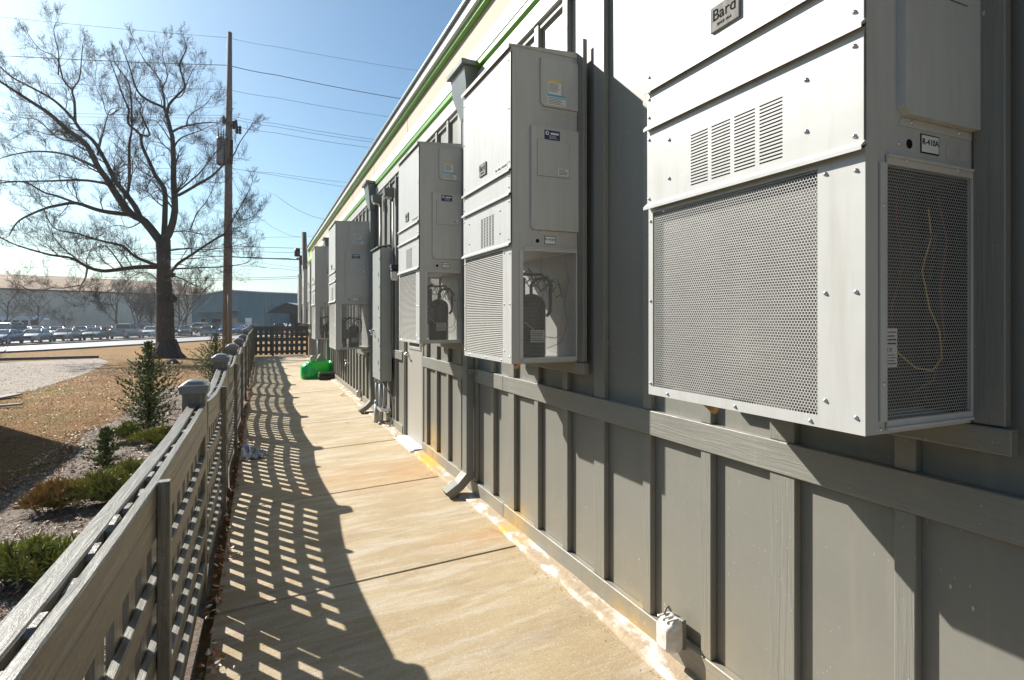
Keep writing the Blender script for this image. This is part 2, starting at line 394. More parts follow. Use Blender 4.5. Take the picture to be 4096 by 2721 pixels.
# ------------------------------------------------------------------ ground
def clip(poly, d, keep_gt):
    out=[]
    for i,p in enumerate(poly):
        q=poly[(i+1)%len(poly)]
        pi=(p[1]>=d) if keep_gt else (p[1]<=d); qi=(q[1]>=d) if keep_gt else (q[1]<=d)
        if pi: out.append(p)
        if pi!=qi:
            t=(d-p[1])/(q[1]-p[1]); out.append((p[0]+(q[0]-p[0])*t,d))
    return out
def drape(mb, poly, off, mi=0):
    # poly of (r,d); split where the ground slope changes
    for (a,_),(b,_) in zip(GB,GB[1:]):
        q=clip(clip(poly,a,True),b,False)
        if len(q)<3: continue
        vs=[rd(r,d,g_at(d)+off) for r,d in q]
        mb.add(vs,[list(range(len(vs)))])
def xy_rd(x,y): return (x*CN-y*SN, x*SN+y*CN)
mb=MB(); drape(mb,[(-600,-60),(600,-60),(600,690),(-600,690)],0); mb.build('ground',M_lawn,kind='structure')
mb=MB()
edge=[(-2.35,y) for y in (-4,0,4)]+[(-2.40,6.2),(-2.3,7.4),(-2.15,8.3),(-2.28,9.3),(-2.45,10.4),(-2.2,12.0),(-2.35,13.6),(-2.5,15),(-2.2,17.5),(-1.4,20),(-.7,22.5),(-.32,27.5)]
poly=[xy_rd(x,y) for x,y in edge]+[xy_rd(-.30,27.5),xy_rd(-.30,-4)]
# concave outline: strip by strip
for (x0,y0),(x1,y1) in zip(edge,edge[1:]):
    drape(mb,[xy_rd(x0,y0),xy_rd(x1,y1),xy_rd(-.30,y1),xy_rd(-.30,y0)],.006)
mb.build('mulch_bed',M_mulch,kind='structure')
mb=MB()
def px_rd(px,py):
    p=on_ground(px,py); return xy_rd(p.x,p.y)
dr=[px_rd(*q) for q in ((0,1585),(130,1562),(230,1532),(330,1500),(400,1468),(440,1448),(395,1434),(0,1450))]
dr=dr+[(-30,24.5),(-30,13)]
c0=(sum(p[0] for p in dr)/len(dr),sum(p[1] for p in dr)/len(dr))
for i in range(len(dr)): drape(mb,[c0,dr[i],dr[(i+1)%len(dr)]],.006)
mb.build('driveway',M_drive,kind='structure')
mb=MB()
ka,kb=rd(-30,24.4),rd(*px_rd(395,1432))
for i in range(10):
    a=ka.lerp(kb,i/10); b=ka.lerp(kb,(i+1)/10); n=Vector((-(kb-ka).y,(kb-ka).x,0)).normalized()*.09
    za,zb=gz(a.x,a.y),gz(b.x,b.y)
    vs=[]
    for p,z in ((a,za),(b,zb)):
        for sg in (-1,1):
            for h in (-.05,.14): vs.append((p.x+n.x*sg,p.y+n.y*sg,z+h))
    mb.add(vs,[(0,1,5,4),(2,6,7,3),(1,3,7,5),(0,2,3,1),(4,5,7,6)])
mb.build('driveway_kerb',M_kerb,kind='structure')
# road to the car lot, running away to the right
SL=.13
def stripe(r0,r1,off,name,mat,d0=15,d1=320,n=1):
    mb=MB(); drape(mb,[(r0+SL*d0,d0),(r1+SL*d0,d0),(r1+SL*d1,d1),(r0+SL*d1,d1)],off); return mb.build(name,mat,kind='structure')
stripe(-58.2,-46.5,.008,'road',M_road)
stripe(-61.2,-58.2,.012,'verge',M_verge)
stripe(-150,-61.2,.006,'car_lot',M_lot)
mb=MB()
ds=[15,24,31,44,48]+list(range(60,330,20))
for a,b in zip(ds,ds[1:]):
    for r0,r1,m in ((-58.25,-58.0,0),(-46.6,-46.4,0)):
        q=[rd(r+SL*d,d,g_at(d)+h) for d in (a,b) for r in (r0,r1) for h in (-.05,.15)]
        mb.add(q,[(0,1,5,4),(2,6,7,3),(1,3,7,5)],m)
mb.build('road_kerb',M_kerb,kind='structure')

# ------------------------------------------------------------------ walkway slab
def slab_z(x): return .02+(x-1.62)*.041
JY=[3.55+1.87*k for k in range(-4,13)]
mb=MB()
for i,(a,b) in enumerate(zip(JY,JY[1:])):
    g=.006; xs=[-.235,.1,.5,.9,1.3,1.66]; b2=min(b,27.6)
    if a>27.4: break
    dz=rnd.uniform(-.0015,.0015)
    y0,y1=a+g,b2-g
    prof=[(y0,-.15),(y0,-.006),(y0+.007,0),(y1-.007,0),(y1,-.006),(y1,-.15)]
    vs=[]; n=len(prof)
    for x in xs:
        for y,h in prof: vs.append((x+(rnd.uniform(-.004,.004) if x==xs[0] else 0),y,slab_z(x)+h+dz))
    fs=[(k*n+j,(k+1)*n+j,(k+1)*n+j+1,k*n+j+1) for k in range(len(xs)-1) for j in range(n-1)]
    fs.append(list(range(n))); fs.append([len(vs)-n+j for j in range(n)][::-1])
    mb.add(vs,fs)
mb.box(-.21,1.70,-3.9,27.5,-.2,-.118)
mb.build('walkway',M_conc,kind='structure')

# ------------------------------------------------------------------ the long building
XW=1.765
Y0,Y1=-3.2,24.0
bld=thing('metal_clad_building',(XW,Y0,0),'long low commercial building with dark taupe board and batten siding and green striped cream parapet','building')
bm=MB()
# siding panel, open where the door and window stand
DY0,DY1,DZ=6.50,7.42,2.14
WY0,WY1,WZ0,WZ1=10.35,11.35,1.02,2.2
def wallpiece(y0,y1,z0,z1): bm.box(XW,XW+.10,y0,y1,z0,z1)
wallpiece(Y0,DY0,-.02,3.75); wallpiece(DY1,WY0,-.02,3.75); wallpiece(DY0,DY1,DZ,3.75)
wallpiece(WY1,Y1,-.02,3.75); wallpiece(WY0,WY1,-.02,WZ0); wallpiece(WY0,WY1,WZ1,3.75)
bm.build('siding',M_side,bld)
m2=MB(); m2.box(XW+.10,XW+9,Y0,Y0+.12,-.02,4.3); m2.box(XW+.10,XW+9,Y1-.12,Y1,-.02,4.3); m2.box(XW+8.9,XW+9.02,Y0+.13,Y1-.13,-.02,4.3)
m2.build('end_wall',M_side,bld)
# belly band, base board, with breaks at the door, window and downspouts
def runs(lo,hi,cuts):
    out=[]; a=lo
    for c0,c1 in sorted(cuts):
        if c0>a: out.append((a,c0))
        a=max(a,c1)
    if a<hi: out.append((a,hi))
    return out
cuts=[(DY0-.06,DY1+.06)]
def board(name,x0,z0,z1,cuts,mat,joints=True,th=.0):
    for a,b in runs(Y0,Y1,cuts):
        y=a
        while y<b-.01:
            e=min(b,y+3.62)
            mb=MB(); mb.bev(x0+rnd.uniform(-.001,.001),XW-.001,y+.0015,e-.0015,z0,z1,.003); mb.build(name,mat,bld); y=e
board('belly_band',XW-.042,1.032,1.150,cuts+[(WY0-.09,WY1+.09)],M_band)
board('base_board',XW-.039,.008,.15,cuts,M_band)
# battens: every third one is wider
bat=[]
k=-9
while True:
    y=1.011+.4054*k; w=.108 if (k-1)%3==0 else .062
    if y>Y1-.1: break
    if y>Y0: bat.append((y,w))
    k+=1
small=[(.858,1.658,1.325),(2.88,3.68,1.342),(4.89,5.70,1.371),(17.2,18.0,1.42),(19.7,20.5,1.42),(22.3,23.1,1.42)]
big=[(9.80,10.83,1.069),(13.72,14.75,1.10)]
for y,w in bat:
    if DY0-.08<y+w and y<DY1+.08: pieces=[(DZ+.1,3.62)]
    elif WY0-.08<y+w and y<WY1+.08: pieces=[(.15,WZ0-.13),(WZ1+.08,3.62)]
    else: pieces=[(.15,1.032),(1.15,3.62)]
    for z0,z1 in pieces:
        mb=MB(); t=.033+rnd.uniform(-.001,.001)
        mb.bev(XW-t,XW-.0005,y+rnd.uniform(-.002,.002),y+w,z0+.001,z1-.001,.003)
        mb.build('batten',M_batt,bld)
# frieze, cornice, parapet (outward = -x)
def strip(name,prof,mat,y0=Y0,y1=Y1,j=None):
    mb=MB(); mb.prism(prof,y0,y1,'y'); return mb.build(name,mat,bld)
strip('frieze_board',[(XW-.044,3.622),(XW-.002,3.622),(XW-.002,3.745),(XW-.044,3.745)],M_frieze)
strip('frieze_shadow_board',[(XW-.022,3.58),(XW-.002,3.58),(XW-.002,3.620),(XW-.022,3.620)],M_batt)
strip('lower_cream_panel',[(XW-.020,3.747),(XW+.08,3.747),(XW+.08,3.835),(XW-.020,3.835)],M_cream)
strip('green_moulding',[(1.708,3.782),(XW-.022,3.772),(XW-.022,3.83),(1.708,3.83)],M_green)
strip('sloped_sill',[(1.702,3.832),(XW+.02,3.837),(XW+.02,4.02),(XW-.018,4.02),(1.702,3.85)],M_white,Y0,22.2)
strip('parapet_panel',[(XW-.010,4.022),(XW+.08,4.022),(XW+.08,4.40),(XW-.010,4.40)],M_cream,Y0,21.4)
strip('lime_panel',[(XW-.012,4.022),(XW+.08,4.022),(XW+.08,4.40),(XW-.012,4.40)],M_lime,21.402,Y1)
strip('sloped_sill',[(1.702,3.832),(XW+.02,3.837),(XW+.02,4.02),(XW-.018,4.02),(1.702,3.85)],M_lime,22.202,Y1)
strip('green_moulding',[(1.708,4.262),(XW-.013,4.255),(XW-.013,4.308),(1.708,4.308)],M_green)
strip('fascia',[(1.672,4.310),(XW-.012,4.310),(XW-.012,4.392),(1.672,4.392)],M_white)
strip('dark_drip_gap',[(1.675,4.394),(XW-.012,4.394),(XW-.012,4.402),(1.675,4.402)],M_dark)
strip('roof_edge',[(1.640,4.404),(XW+.10,4.404),(XW+.10,4.44),(1.640,4.425)],M_roofedge)
mb=MB(); mb.box(XW+.10,XW+9.05,Y0,Y1,4.30,4.36); mb.build('roof',M_roofedge,bld)
mb=MB()
for y in (3.1,7.3,9.7,12.1,14.5,16.9,19.3): mb.box(XW-.0125,XW-.010,y,y+.004,4.03,4.25)
mb.build('panel_joint',M_dark,bld)
# irregular white mortar fillet along the foot of the wall
for ya,yb in ((Y0,5.0),(5.0,DY0-.03),(7.46,12),(12,Y1)):
    mb=MB(); n=max(2,int((yb-ya)/.035)); vs=[]
    wav=0
    for i in range(n+1):
        y=ya+(yb-ya)*i/n; wav+=rnd.uniform(-.004,.004); wav*=.93
        xo=1.618+wav+.010*math.sin(y*5.1)+.006*math.sin(y*13)+rnd.uniform(-.0025,.0025)
        if abs(y-4.77)<.12 or abs(y-9.6)<.12: xo-=.02
        h=.004*math.sin(y*9)+rnd.uniform(-.0015,.0015)
        vs+=[(xo,y,slab_z(xo)-.01),(xo+.003,y,slab_z(xo)+.016+h*.5),(xo+.035,y,.038+h),(XW-.045,y,.044+h),(XW+.0,y,.050)]
    fs=[(5*i+j,5*i+j+1,5*i+5+j+1,5*i+5+j) for i in range(n) for j in range(4)]
    mb.add(vs,[f[::-1] for f in fs],0,True); mb.build('mortar_fillet',M_flash,bld)
# door
dm=MB(); dm.bev(XW+.004,XW+.048,DY0+.035,DY1-.035,.055,DZ-.04,.003)
door=dm.build('door',M_door,bld)
dm=MB()
for a,b,c,d in ((DY0,DY0+.032,.02,DZ),(DY1-.032,DY1,.02,DZ),(DY0+.032,DY1-.032,DZ-.032,DZ)): dm.box(XW-.022,XW+.095,a,b,c,d)
for a,b,c,d in ((DY0-.05,DY0,.02,DZ+.05),(DY1,DY1+.05,.02,DZ+.05),(DY0,DY1,DZ,DZ+.05)): dm.box(XW-.030,XW-.001,a,b,c,d)
dm.build('door_frame',M_frame,bld)
dm=MB(); y0,y1,z0,z1=6.70,7.22,1.24,1.92
for a,b,c,d in ((y0-.04,y0,z0-.04,z1+.04),(y1,y1+.04,z0-.04,z1+.04),(y0,y1,z0-.04,z0),(y0,y1,z1,z1+.04)): dm.bev(XW-.008,XW+.003,a,b,c,d,.003)
dm.build('glazing_bead',M_door,door)
dm=MB(); dm.box(XW+.001,XW+.003,y0,y1,z0,z1); dm.build('glass_pane',M_pane,door)
dm=MB(); dm.box(XW-.13,XW+.04,DY0+.02,DY1-.02,.018,.05); dm.box(XW-.165,XW-.13,DY0+.02,DY1-.02,.012,.034); dm.build('threshold',M_white,bld)
for z in (.38,1.10,1.85):
    dm=MB(); dm.cyl((XW-.013,DY0+.036,z-.055),(XW-.013,DY0+.036,z+.055),.009,8); dm.box(XW-.004,XW+.003,DY0+.036,DY0+.055,z-.052,z+.052); dm.build('hinge',M_dark,door)
dm=MB(); hy=DY1-.10; dm.lathe((XW+.004,hy,1.13),[(.001,-.04),(.018,-.04),(.024,-.012),(.028,-.004),(.028,0)],14,0,True,'x')
dm.tube([(XW-.045,hy,1.13),(XW-.06,hy-.0,1.13),(XW-.062,hy-.05,1.128),(XW-.06,hy-.12,1.122)],[.010,.011,.010,.008],8)
dm.build('lever_handle',M_chrome,door)
# window
wm=MB(); wm.box(XW+.03,XW+.04,WY0,WY1,WZ0,WZ1)
win=MB()
for a,b,c,d in ((WY0-.08,WY0,WZ0-.11,WZ1+.08),(WY1,WY1+.08,WZ0-.11,WZ1+.08),(WY0,WY1,WZ0-.11,WZ0),(WY0,WY1,WZ1,WZ1+.08)): win.bev(XW-.036,XW-.001,a,b,c,d,.003)
for a,b,c,d in ((WY0,WY0+.04,WZ0,WZ1),(WY1-.04,WY1,WZ0,WZ1),(WY0+.04,WY1-.04,WZ0,WZ0+.04),(WY0+.04,WY1-.04,WZ1-.04,WZ1)): win.box(XW-.001,XW+.03,a,b,c,d,1)
w=win.build('window',[M_band,M_frame],bld); wm.build('glass_pane',M_pane,w)
# weathered timber surround behind each wall unit
def surround(y0,y1,z0,z1,xf):
    mb=MB(); t=.045
    # vertical boards each side and a ledger below
    mb.bev(XW-.062,XW-.0345,y0-.075,y0-.004,z0-.0,z1+.09,.003); mb.bev(XW-.062,XW-.0345,y1+.004,y1+.075,z0-.0,z1+.09,.003)
    mb.build('unit_side_board',M_batt,bld)
    mb=MB(); mb.bev(XW-.068,XW-.0345,y0-.09,y1+.09,z0-.070,z0-.003,.003); mb.build('unit_ledger_board',M_band,bld)
for y0,y1,z in small: surround(y0,y1,z,z+1.79,0)
for y0,y1,z in big: surround(y0,y1,z,z+2.155,0)
# grey patch of siding visible between units: service light trim boards above
# ------------------------------------------------------------------ downspouts
def downspout(y0,y1,label,far=False,hopz=3.83):
    o=thing('downspout',((XW-.05),(y0+y1)/2,slab_z(1.6)),label,'downspout','square metal downspouts with hopper heads on the wall')
    x0=XW-.105; mb=MB(); mb.bev(x0,XW-.037,y0,y1,.16,3.40,.006)
    for z in (1.75,): mb.bev(x0-.003,XW-.0362,y0-.003,y1+.003,z,z+.04,.002)
    mb.box(x0+.012,XW-.036,y0-.040,y0-.001,1.11,1.15)
    mb.build('pipe',M_spout,o)
    h=MB(); ya,yb=y0-.11,y1+.14; xa=1.585
    top,mid,bot=hopz-.045,hopz-.21,hopz-.46
    rings=[(x0-.004,y0-.006,y1+.006,bot),(x0-.012,y0-.01,y1+.01,bot+.02),(xa+.03,ya+.0,yb-.0,mid),(xa+.01,ya,yb,top)]
    vs=[]
    for xx,p,q,z in rings: vs+=[(xx,p,z),(xx,q,z),(XW-.037,q,z),(XW-.037,p,z)]
    fs=[(4*i+j,4*i+(j+1)%4,4*i+4+(j+1)%4,4*i+4+j) for i in range(3) for j in range(4)]
    fs=[f[::-1] for f in fs]+[(0,1,2,3),(15,14,13,12)]
    h.add(vs,fs); h.bev(xa-.02,XW-.0365,ya-.03,yb+.03,top,hopz,.004)
    h.build('hopper_head',M_spout,o)
    e=MB(); c=(y0+y1)/2; w=(y1-y0)/2+.003
    path=[(XW-.071,.24,1,0,.037),(XW-.073,.205,.90,.43,.040),(XW-.16,.115,.62,.78,.037),(XW-.275,.042,.55,.84,.037)]
    vs=[]
    for xx,z,nx,nz,hh in path:
        for sg in (-1,1):
            # sg=-1 the inner (wall/ground) side, sg=+1 the outer side
            for yy in (c-w,c+w): vs.append((xx-nx*hh*sg*1.0,yy,z+nz*hh*sg))
    fs=[]
    for i in range(len(path)-1):
        a=4*i; b=a+4
        fs+=[(a,a+1,b+1,b),(a+2,b+2,b+3,a+3),(a,b,b+2,a+2),(a+1,a+3,b+3,b+1)]
    e.add(vs,fs+[(0,2,3,1)]); e.build('elbow',M_spout,o)
    return o
downspout(4.705,4.83,'tall square downspout with funnel hopper beside the second wall unit from the camera')
downspout(9.50,9.63,'square downspout with hopper rising behind the tall grey electrical cabinet',hopz=3.86)
downspout(16.40,16.53,'farthest downspout, its hopper just showing between two distant wall units')
# ------------------------------------------------------------------ electrical cabinet with conduits
cb=thing('electrical_cabinet',(XW-.1,8.45,0),'tall narrow grey electrical cabinet hung on the wall above a bundle of conduits','cabinet')
x0,x1,y0,y1,z0,z1=1.565,XW-.037,8.15,8.745,.687,2.62
m=MB(); m.bev(x0+.014,x1,y0,y1,z0,z1,.004)
m.prism([(x0-.035,z1+.001),(x1,z1+.04),(x1,z1+.052),(x0-.037,z1+.013)],y0-.015,y1+.015,'y')
m.build('enclosure',M_cab,cb)
m=MB(); m.bev(x0-.006,x0+.013,y0+.006,y1-.006,z0+.01,z1-.03,.004)
dd=m.build('cabinet_door',M_cab,cb)
m=MB()
for z in (.92,1.25,1.72,2.2): m.box(x0-.009,x0-.0065,y0+.10,y0+.13,z,z+.06)
for z in (.75,1.1,1.5,1.95,2.35): m.lathe((x0-.006,y1-.02,z),[(.001,-.008),(.008,-.008),(.008,0)],8,0,True,'x'); m.lathe((x0-.006,y0+.02,z+.1),[(.001,-.008),(.008,-.008),(.008,0)],8,0,True,'x')
m.build('latch_slots',M_dark,dd)
m=MB(); m.tube([(x0-.006,y1-.1,1.42),(x0-.06,y1-.1,1.41),(x0-.065,y1-.14,1.40),(x0-.05,y1-.15,1.34)],[.018,.014,.012,.01],8); m.build('handle',M_chrome,dd)
m=MB(); m.box(x0-.009,x0-.0065,y1-.23,y1-.18,1.26,1.33); m.box(x0-.0105,x0-.009,y1-.23,y1-.18,1.31,1.33,1); m.build('warning_tag',[M_label,M_red],dd)
for (xx,yy,r,zb) in ((x0+.045,8.62,.038,.30),(x0+.06,8.42,.034,.0)):
    m=MB(); m.cyl((xx,yy,zb),(xx,yy,z0+.001),r,14); m.lathe((xx,yy,zb),[(r+.012,0),(r+.012,.05),(r,.06)],14); m.cyl((xx,yy,-.02),(xx,yy,zb),r+.014,14)
    m.lathe((xx,yy,z0-.05),[(r+.012,0),(r+.014,.045)],14); m.build('conduit',M_galv,cb)
m=MB(); m.tube([(x0+.09,8.28,z0),(x0+.09,8.28,.42),(x0+.085,8.33,.30),(x0+.06,8.42,.18),(x0+.055,8.42,.10)],.026,10); m.build('conduit',M_galv,cb)
m=MB(); m.tube([(x0+.03,8.20,z0),(x0+.08,8.14,.58),(x0+.15,8.07,.47),(x0+.165,8.05,.36),(x0+.165,8.05,.16),(x0+.12,8.14,.02)],.013,8); m.build('flexible_conduit',M_galv,cb)
m=MB(); m.box(x0+.02,x0+.17,8.24,8.70,.235,.275); m.box(x0+.155,x0+.163,7.99,8.10,.45,.475); m.box(x0+.155,x0+.163,7.99,8.10,.14,.16); m.build('strut_bracket',M_steel,cb)
# second box and conduits far along the wall
c2=thing('junction_box',(XW-.1,18.75,0),'small square grey junction box on two upright conduits beyond the green tub','junction box')
m=MB(); m.bev(1.56,XW-.037,18.5,18.95,1.06,1.22,.004); m.build('enclosure',M_cab,c2)
for y in (18.62,18.82):
    m=MB(); m.cyl((1.64,y,-.02),(1.64,y,1.061),.035,10); m.build('conduit',M_galv,c2)
# lights
def lantern(y,z,label):
    o=thing('wall_lantern',(XW-.02,y,z),label,'wall light'); m=MB()
    m.bev(XW-.16,XW-.022,y-.055,y+.055,z+.10,z+.155,.006); m.cyl((XW-.105,y,z+.06),(XW-.105,y,z+.10),.052,14); m.build('bracket',M_dark,o)
    m=MB(); m.lathe((XW-.105,y,z-.06),[(.001,0),(.038,.005),(.050,.03),(.052,.12)],14); m.build('glass_jar',M_mesh,o)
lantern(7.66,2.17,'jelly jar wall light with a clear glass beside the beige door')
def flood(y,z,label,x=1.55):
    o=thing('wall_pack_light',(XW-.02,y,z),label,'wall light'); m=MB()
    m.prism([(x+.03,z+.10),(x+.04,z+.0),(XW-.04,z-.02),(XW-.04,z+.12)],y-.065,y+.065,'y'); m.build('housing',M_spout,o)
    m=MB(); m.prism([(x+.05,z-.006),(x+.07,z-.03),(XW-.1,z-.035),(XW-.06,z-.022)],y-.045,y+.045,'y'); m.build('lens',M_mesh,o)
    m=MB(); m.cyl((XW-.05,y,1.16),(XW-.05,y,z-.02),.012,8); m.build('feed_conduit',M_spout,o)
flood(8.02,3.33,'small dark wall pack light above the beige door')
flood(8.95,3.42,'small dark floodlight mounted next to the hopper behind the cabinet')
# outlet boxes near the ground
def outlet(y,z,s,label):
    o=thing('outlet_cover',(XW-.03,y,z),label,'outlet box'); m=MB()
    m.bev(XW-.055,XW-.031,y-.05*s,y+.05*s,z-.07*s,z+.07*s,.004); m.build('back_box',M_frame,o)
    m=MB(); x=XW-.056; vs=[]; fs=[]
    rings=[(0,.052,.074),(.012,.056,.078),(.05,.052,.072),(.075,.045,.060),(.082,.034,.045)]
    K=16
    for dx,a,b in rings:
        for k in range(K):
            t=2*math.pi*k/K; cx,sx=math.cos(t),math.sin(t)
            e=.35; vs.append((x-dx*s,y+a*s*math.copysign(abs(cx)**e,cx),z+b*s*math.copysign(abs(sx)**e,sx)-.012*dx/.08*s))
    for i in range(4):
        for k in range(K): fs.append((i*K+k,i*K+(k+1)%K,(i+1)*K+(k+1)%K,(i+1)*K+k))
    m.add(vs,fs,0,True); m.add([vs[4*K+k] for k in range(K)],[list(range(K))],0)
    for q in (-.03,0,.03): m.bev(x-.078*s,x-.01*s,y+(q-.006)*s,y+(q+.006)*s,z+.071*s,z+.079*s,.002)
    m.build('bubble_cover',M_plastic,o)
    m=MB(); m.tube([(x-.0,y+.03*s,z+.08*s),(x-.012,y+.035*s,z+.105*s),(x-.03,y+.03*s,z+.098*s),(x-.045,y+.02*s,z+.078*s)],.006*s,6); m.build('clasp',M_frame,o)
outlet(2.02,.185,.95,'clear plastic weatherproof outlet cover low on the wall nearest the camera')
outlet(10.9,.17,.9,'small white outlet box low on the wall far beyond the door')
# hose tap
o=thing('hose_tap',(XW-.04,12.6,.55),'small brass hose tap on the wall past the window','tap'); m=MB()
m.tube([(XW-.01,12.6,.62),(XW-.09,12.6,.62),(XW-.12,12.6,.56)],.013,8); m.lathe((XW-.08,12.6,.68),[(.004,-.05),(.004,0),(.035,.002),(.035,.012),(.001,.013)],10); m.build('tap_body',M_chrome,o)
# ------------------------------------------------------------------ wall-mounted air conditioners
def hexsheet(mb, u0,u1,v0,v1, pitch, wire, P):
    Rr=pitch/math.sqrt(3); ri=Rr*(1-wire); rows=int((v1-v0)/(1.5*Rr))+1; cols=int((u1-u0)/pitch)
    A=[(math.cos(R(60*k+30)),math.sin(R(60*k+30))) for k in range(6)]
    vs=[];fs=[]
    for j in range(rows):
        for i in range(cols):
            cu=u0+(i+.5+(.5 if j%2 else 0))*pitch; cv=v0+Rr+j*1.5*Rr
            b=len(vs)
            for ca,sa in A: vs.append(P(min(max(cu+Rr*ca,u0),u1),min(max(cv+Rr*sa,v0),v1)))
            for ca,sa in A: vs.append(P(min(max(cu+ri*ca,u0),u1),min(max(cv+ri*sa,v0),v1)))
            for k in range(6):
                k2=(k+1)%6; fs.append((b+k,b+k2,b+6+k2,b+6+k))
    mb.add(vs,fs)
SCREWS={}
def screw(par,x,y,z,ax,r=.0055):
    k=(ax,r)
    if k not in SCREWS:
        mb=MB(); mb.lathe((0,0,0),[(.0005,-.005),(r*.6,-.005),(r*.65,-.002),(r*1.05,-.0015),(r*1.05,0)],8,0,True,ax)
        o=mb.build('screw',M_steel,par,local=True); SCREWS[k]=o.data
    else:
        o=bpy.data.objects.new('screw',SCREWS[k]); COL.objects.link(o); o.parent=par
    o.location=(x,y,z)
def textlines(mb,P,u0,u1,v0,v1,n,mi,frac=.35):
    h=(v1-v0)/n
    for i in range(n):
        a=v1-h*(i+.5); e=u1-(u1-u0)*rnd.choice([0,.05,.25,.1])
        mb.add([P(u0,a-h*frac/2),P(e,a-h*frac/2),P(e,a+h*frac/2),P(u0,a+h*frac/2)],[(0,1,2,3)],mi)
def make_unit(W,D,H,label,group,variant,loc,pitch=.0089):
    o=thing('wall_air_conditioner',loc,label,'air conditioner',group)
    sz=H/1.79; zc,zb,za=.673*sz,.955*sz,1.09*sz
    # side opening
    sx0,sx1,sz0,sz1=.078*D/.48,.455*D/.48,.032,.64*sz
    gy0,gy1,gz0,gz1=.123,W-.024,.030,zc-.022
    t=.004
    m=MB()
    # cabinet: back, base pan, deck, near and far side sheets round their openings
    m.box(D-t,D,0,W,0,H); m.box(.005,D-t,.004,W-.004,.0,.018); m.box(.03,D-t,.004,W-.004,zc-.02,zc-.012)
    for y in (0,W-t):
        m.box(.004,sx0,y,y+t,0,zc); m.box(sx1,D-t,y,y+t,0,zc); m.box(sx0,sx1,y,y+t,0,sz0); m.box(sx0,sx1,y,y+t,sz1,zc)
        m.box(.004,D-t,y,y+t,zc,H)
    cab=m.build('cabinet',M_unit,o,local=True)
    # front lower frame
    m=MB(); f=.0
    m.box(f,f+t,0,gy0,0,zc); m.box(f,f+t,gy1,W,0,zc); m.box(f,f+t,gy0,gy1,0,gz0); m.box(f,f+t,gy0,gy1,gz1,zc)
    m.build('lower_front_panel',M_unit,o,local=True)
    # vent panel with real slots
    m=MB()
    if variant==1: cols=4; rows=17; cw=.0765; gap=.0155; v0=.222; s0,s1=.705*sz,.875*sz
    else: cols=5; rows=20; cw=.034*W/.8; gap=.012*W/.8; v0=.245*W/.8; s0,s1=.700*sz,.885*sz
    ye=v0+cols*cw+(cols-1)*gap
    xx0,xx1=-.006,-.003
    m.box(xx0,xx1,0,v0,zc+.004,zb-.004); m.box(xx0,xx1,ye,W,zc+.004,zb-.004)
    m.box(xx0,xx1,v0,ye,zc+.004,s0); m.box(xx0,xx1,v0,ye,s1,zb-.004)
    for c in range(cols-1):
        a=v0+c*(cw+gap)+cw; m.box(xx0,xx1,a,a+gap,s0,s1)
    ph=(s1-s0)/rows
    for c in range(cols):
        a=v0+c*(cw+gap)
        for k in range(rows): m.box(xx0,xx1,a,a+cw,s0+k*ph+ph*(.44 if variant==1 else .60),s0+(k+1)*ph)
    m.build('vent_panel',M_unit,o,local=True)
    m=MB(); m.box(.012,.016,v0-.03,ye+.03,s0-.03,s1+.02); m.build('vent_baffle',M_dark,o,local=True)
    # plain panels and sloping drip lips
    m=MB(); m.box(-.006,-.002,0,W,zb+.004,za-.004); m.box(-.006,-.002,0,W,za+.004,H-.03)
    m.box(-.002,.006,0,W,H-.03,H)
    m.build('upper_front_panel',M_unit,o,local=True)
    for z in (zc,zb,za):
        m=MB(); m.prism([(-.002,z+.014),(-.0065,z+.014),(-.021,z+.001),(-.021,z-.009),(-.018,z-.009),(-.018,z-.002),(-.002,z+.008)],-.004,W+.004,'y'); m.build('drip_lip',M_unit,o,local=True)
    # rain hood on top
    m=MB(); m.prism([(-.022,H-.02),(-.022,H+.004),(D,H+.035),(D,H-.001),(.0,H-.001)],-.006,W+.006,'y'); m.build('rain_hood',M_unit,o,local=True)
    # grilles
    m=MB()
    if variant==1:
        hexsheet(m,gy0-.002,gy1+.002,gz0-.002,gz1+.002,pitch,.17,lambda u,v:(.002,u,v)); m.build('front_grille',M_hex,o,local=True)
    else:
        z=gz0+.004
        while z<gz1-.006:
            m.prism([(.001,z),(.0022,z+.0050),(.010,z+.0078),(.0095,z+.0045)],gy0,gy1,'y'); z+=.0112
        m.build('front_grille',M_slat,o,local=True)
    for y,nm in ((-.004,1),(W+.004,2)):
        m=MB(); hexsheet(m,sx0,sx1,sz0,sz1,pitch,.15,lambda u,v:(u,y,v))
        a,b,c,d=sx0-.024,min(sx1+.010,D-.004),.010,sz1+.022
        yy0,yy1=(y-.002,y+.002) if nm==1 else (y-.002,y+.002)
        m.box(a,sx0,yy0,yy1,c+.02,d-.02); m.box(sx1,b,yy0,yy1,c,d); m.box(sx0,sx1,yy0,yy1,c,sz0); m.box(sx0,sx1,yy0,yy1,sz1,d)
        m.box(sx0-.004,sx1,yy0-.006,yy0,d-.006,d); m.box(sx0-.004,sx1,yy0-.006,yy0,c,c+.006)
        m.build('side_grille',M_hex,o,local=True)
    # interior
    m=MB(); m.box(.022,.050,gy0+.004,W-.012,gz0+.005,gz1-.004); m.build('condenser_coil',M_coil if variant==1 else M_coil2,o,local=True)
    cx,cy=D*.60,W*.36
    m=MB(); m.lathe((cx,cy,.02),[(.085,0),(.092,.01),(.092,.30),(.088,.335),(.070,.365),(.035,.385),(.001,.39)],20); m.box(cx-.16,cx-.10,cy-.03,cy+.03,.17,.33)
    comp=m.build('compressor',M_black,o,local=True)
    m=MB(); P=lambda u,v:(u,cy-.096,v)
    m.box(cx-.05,cx+.045,cy-.0965,cy-.094,.11,.185); textlines(m,lambda u,v:(u,cy-.0968,v),cx-.045,cx+.04,.115,.18,6,1)
    m.build('compressor_label',[M_label,M_ink],comp,local=True)
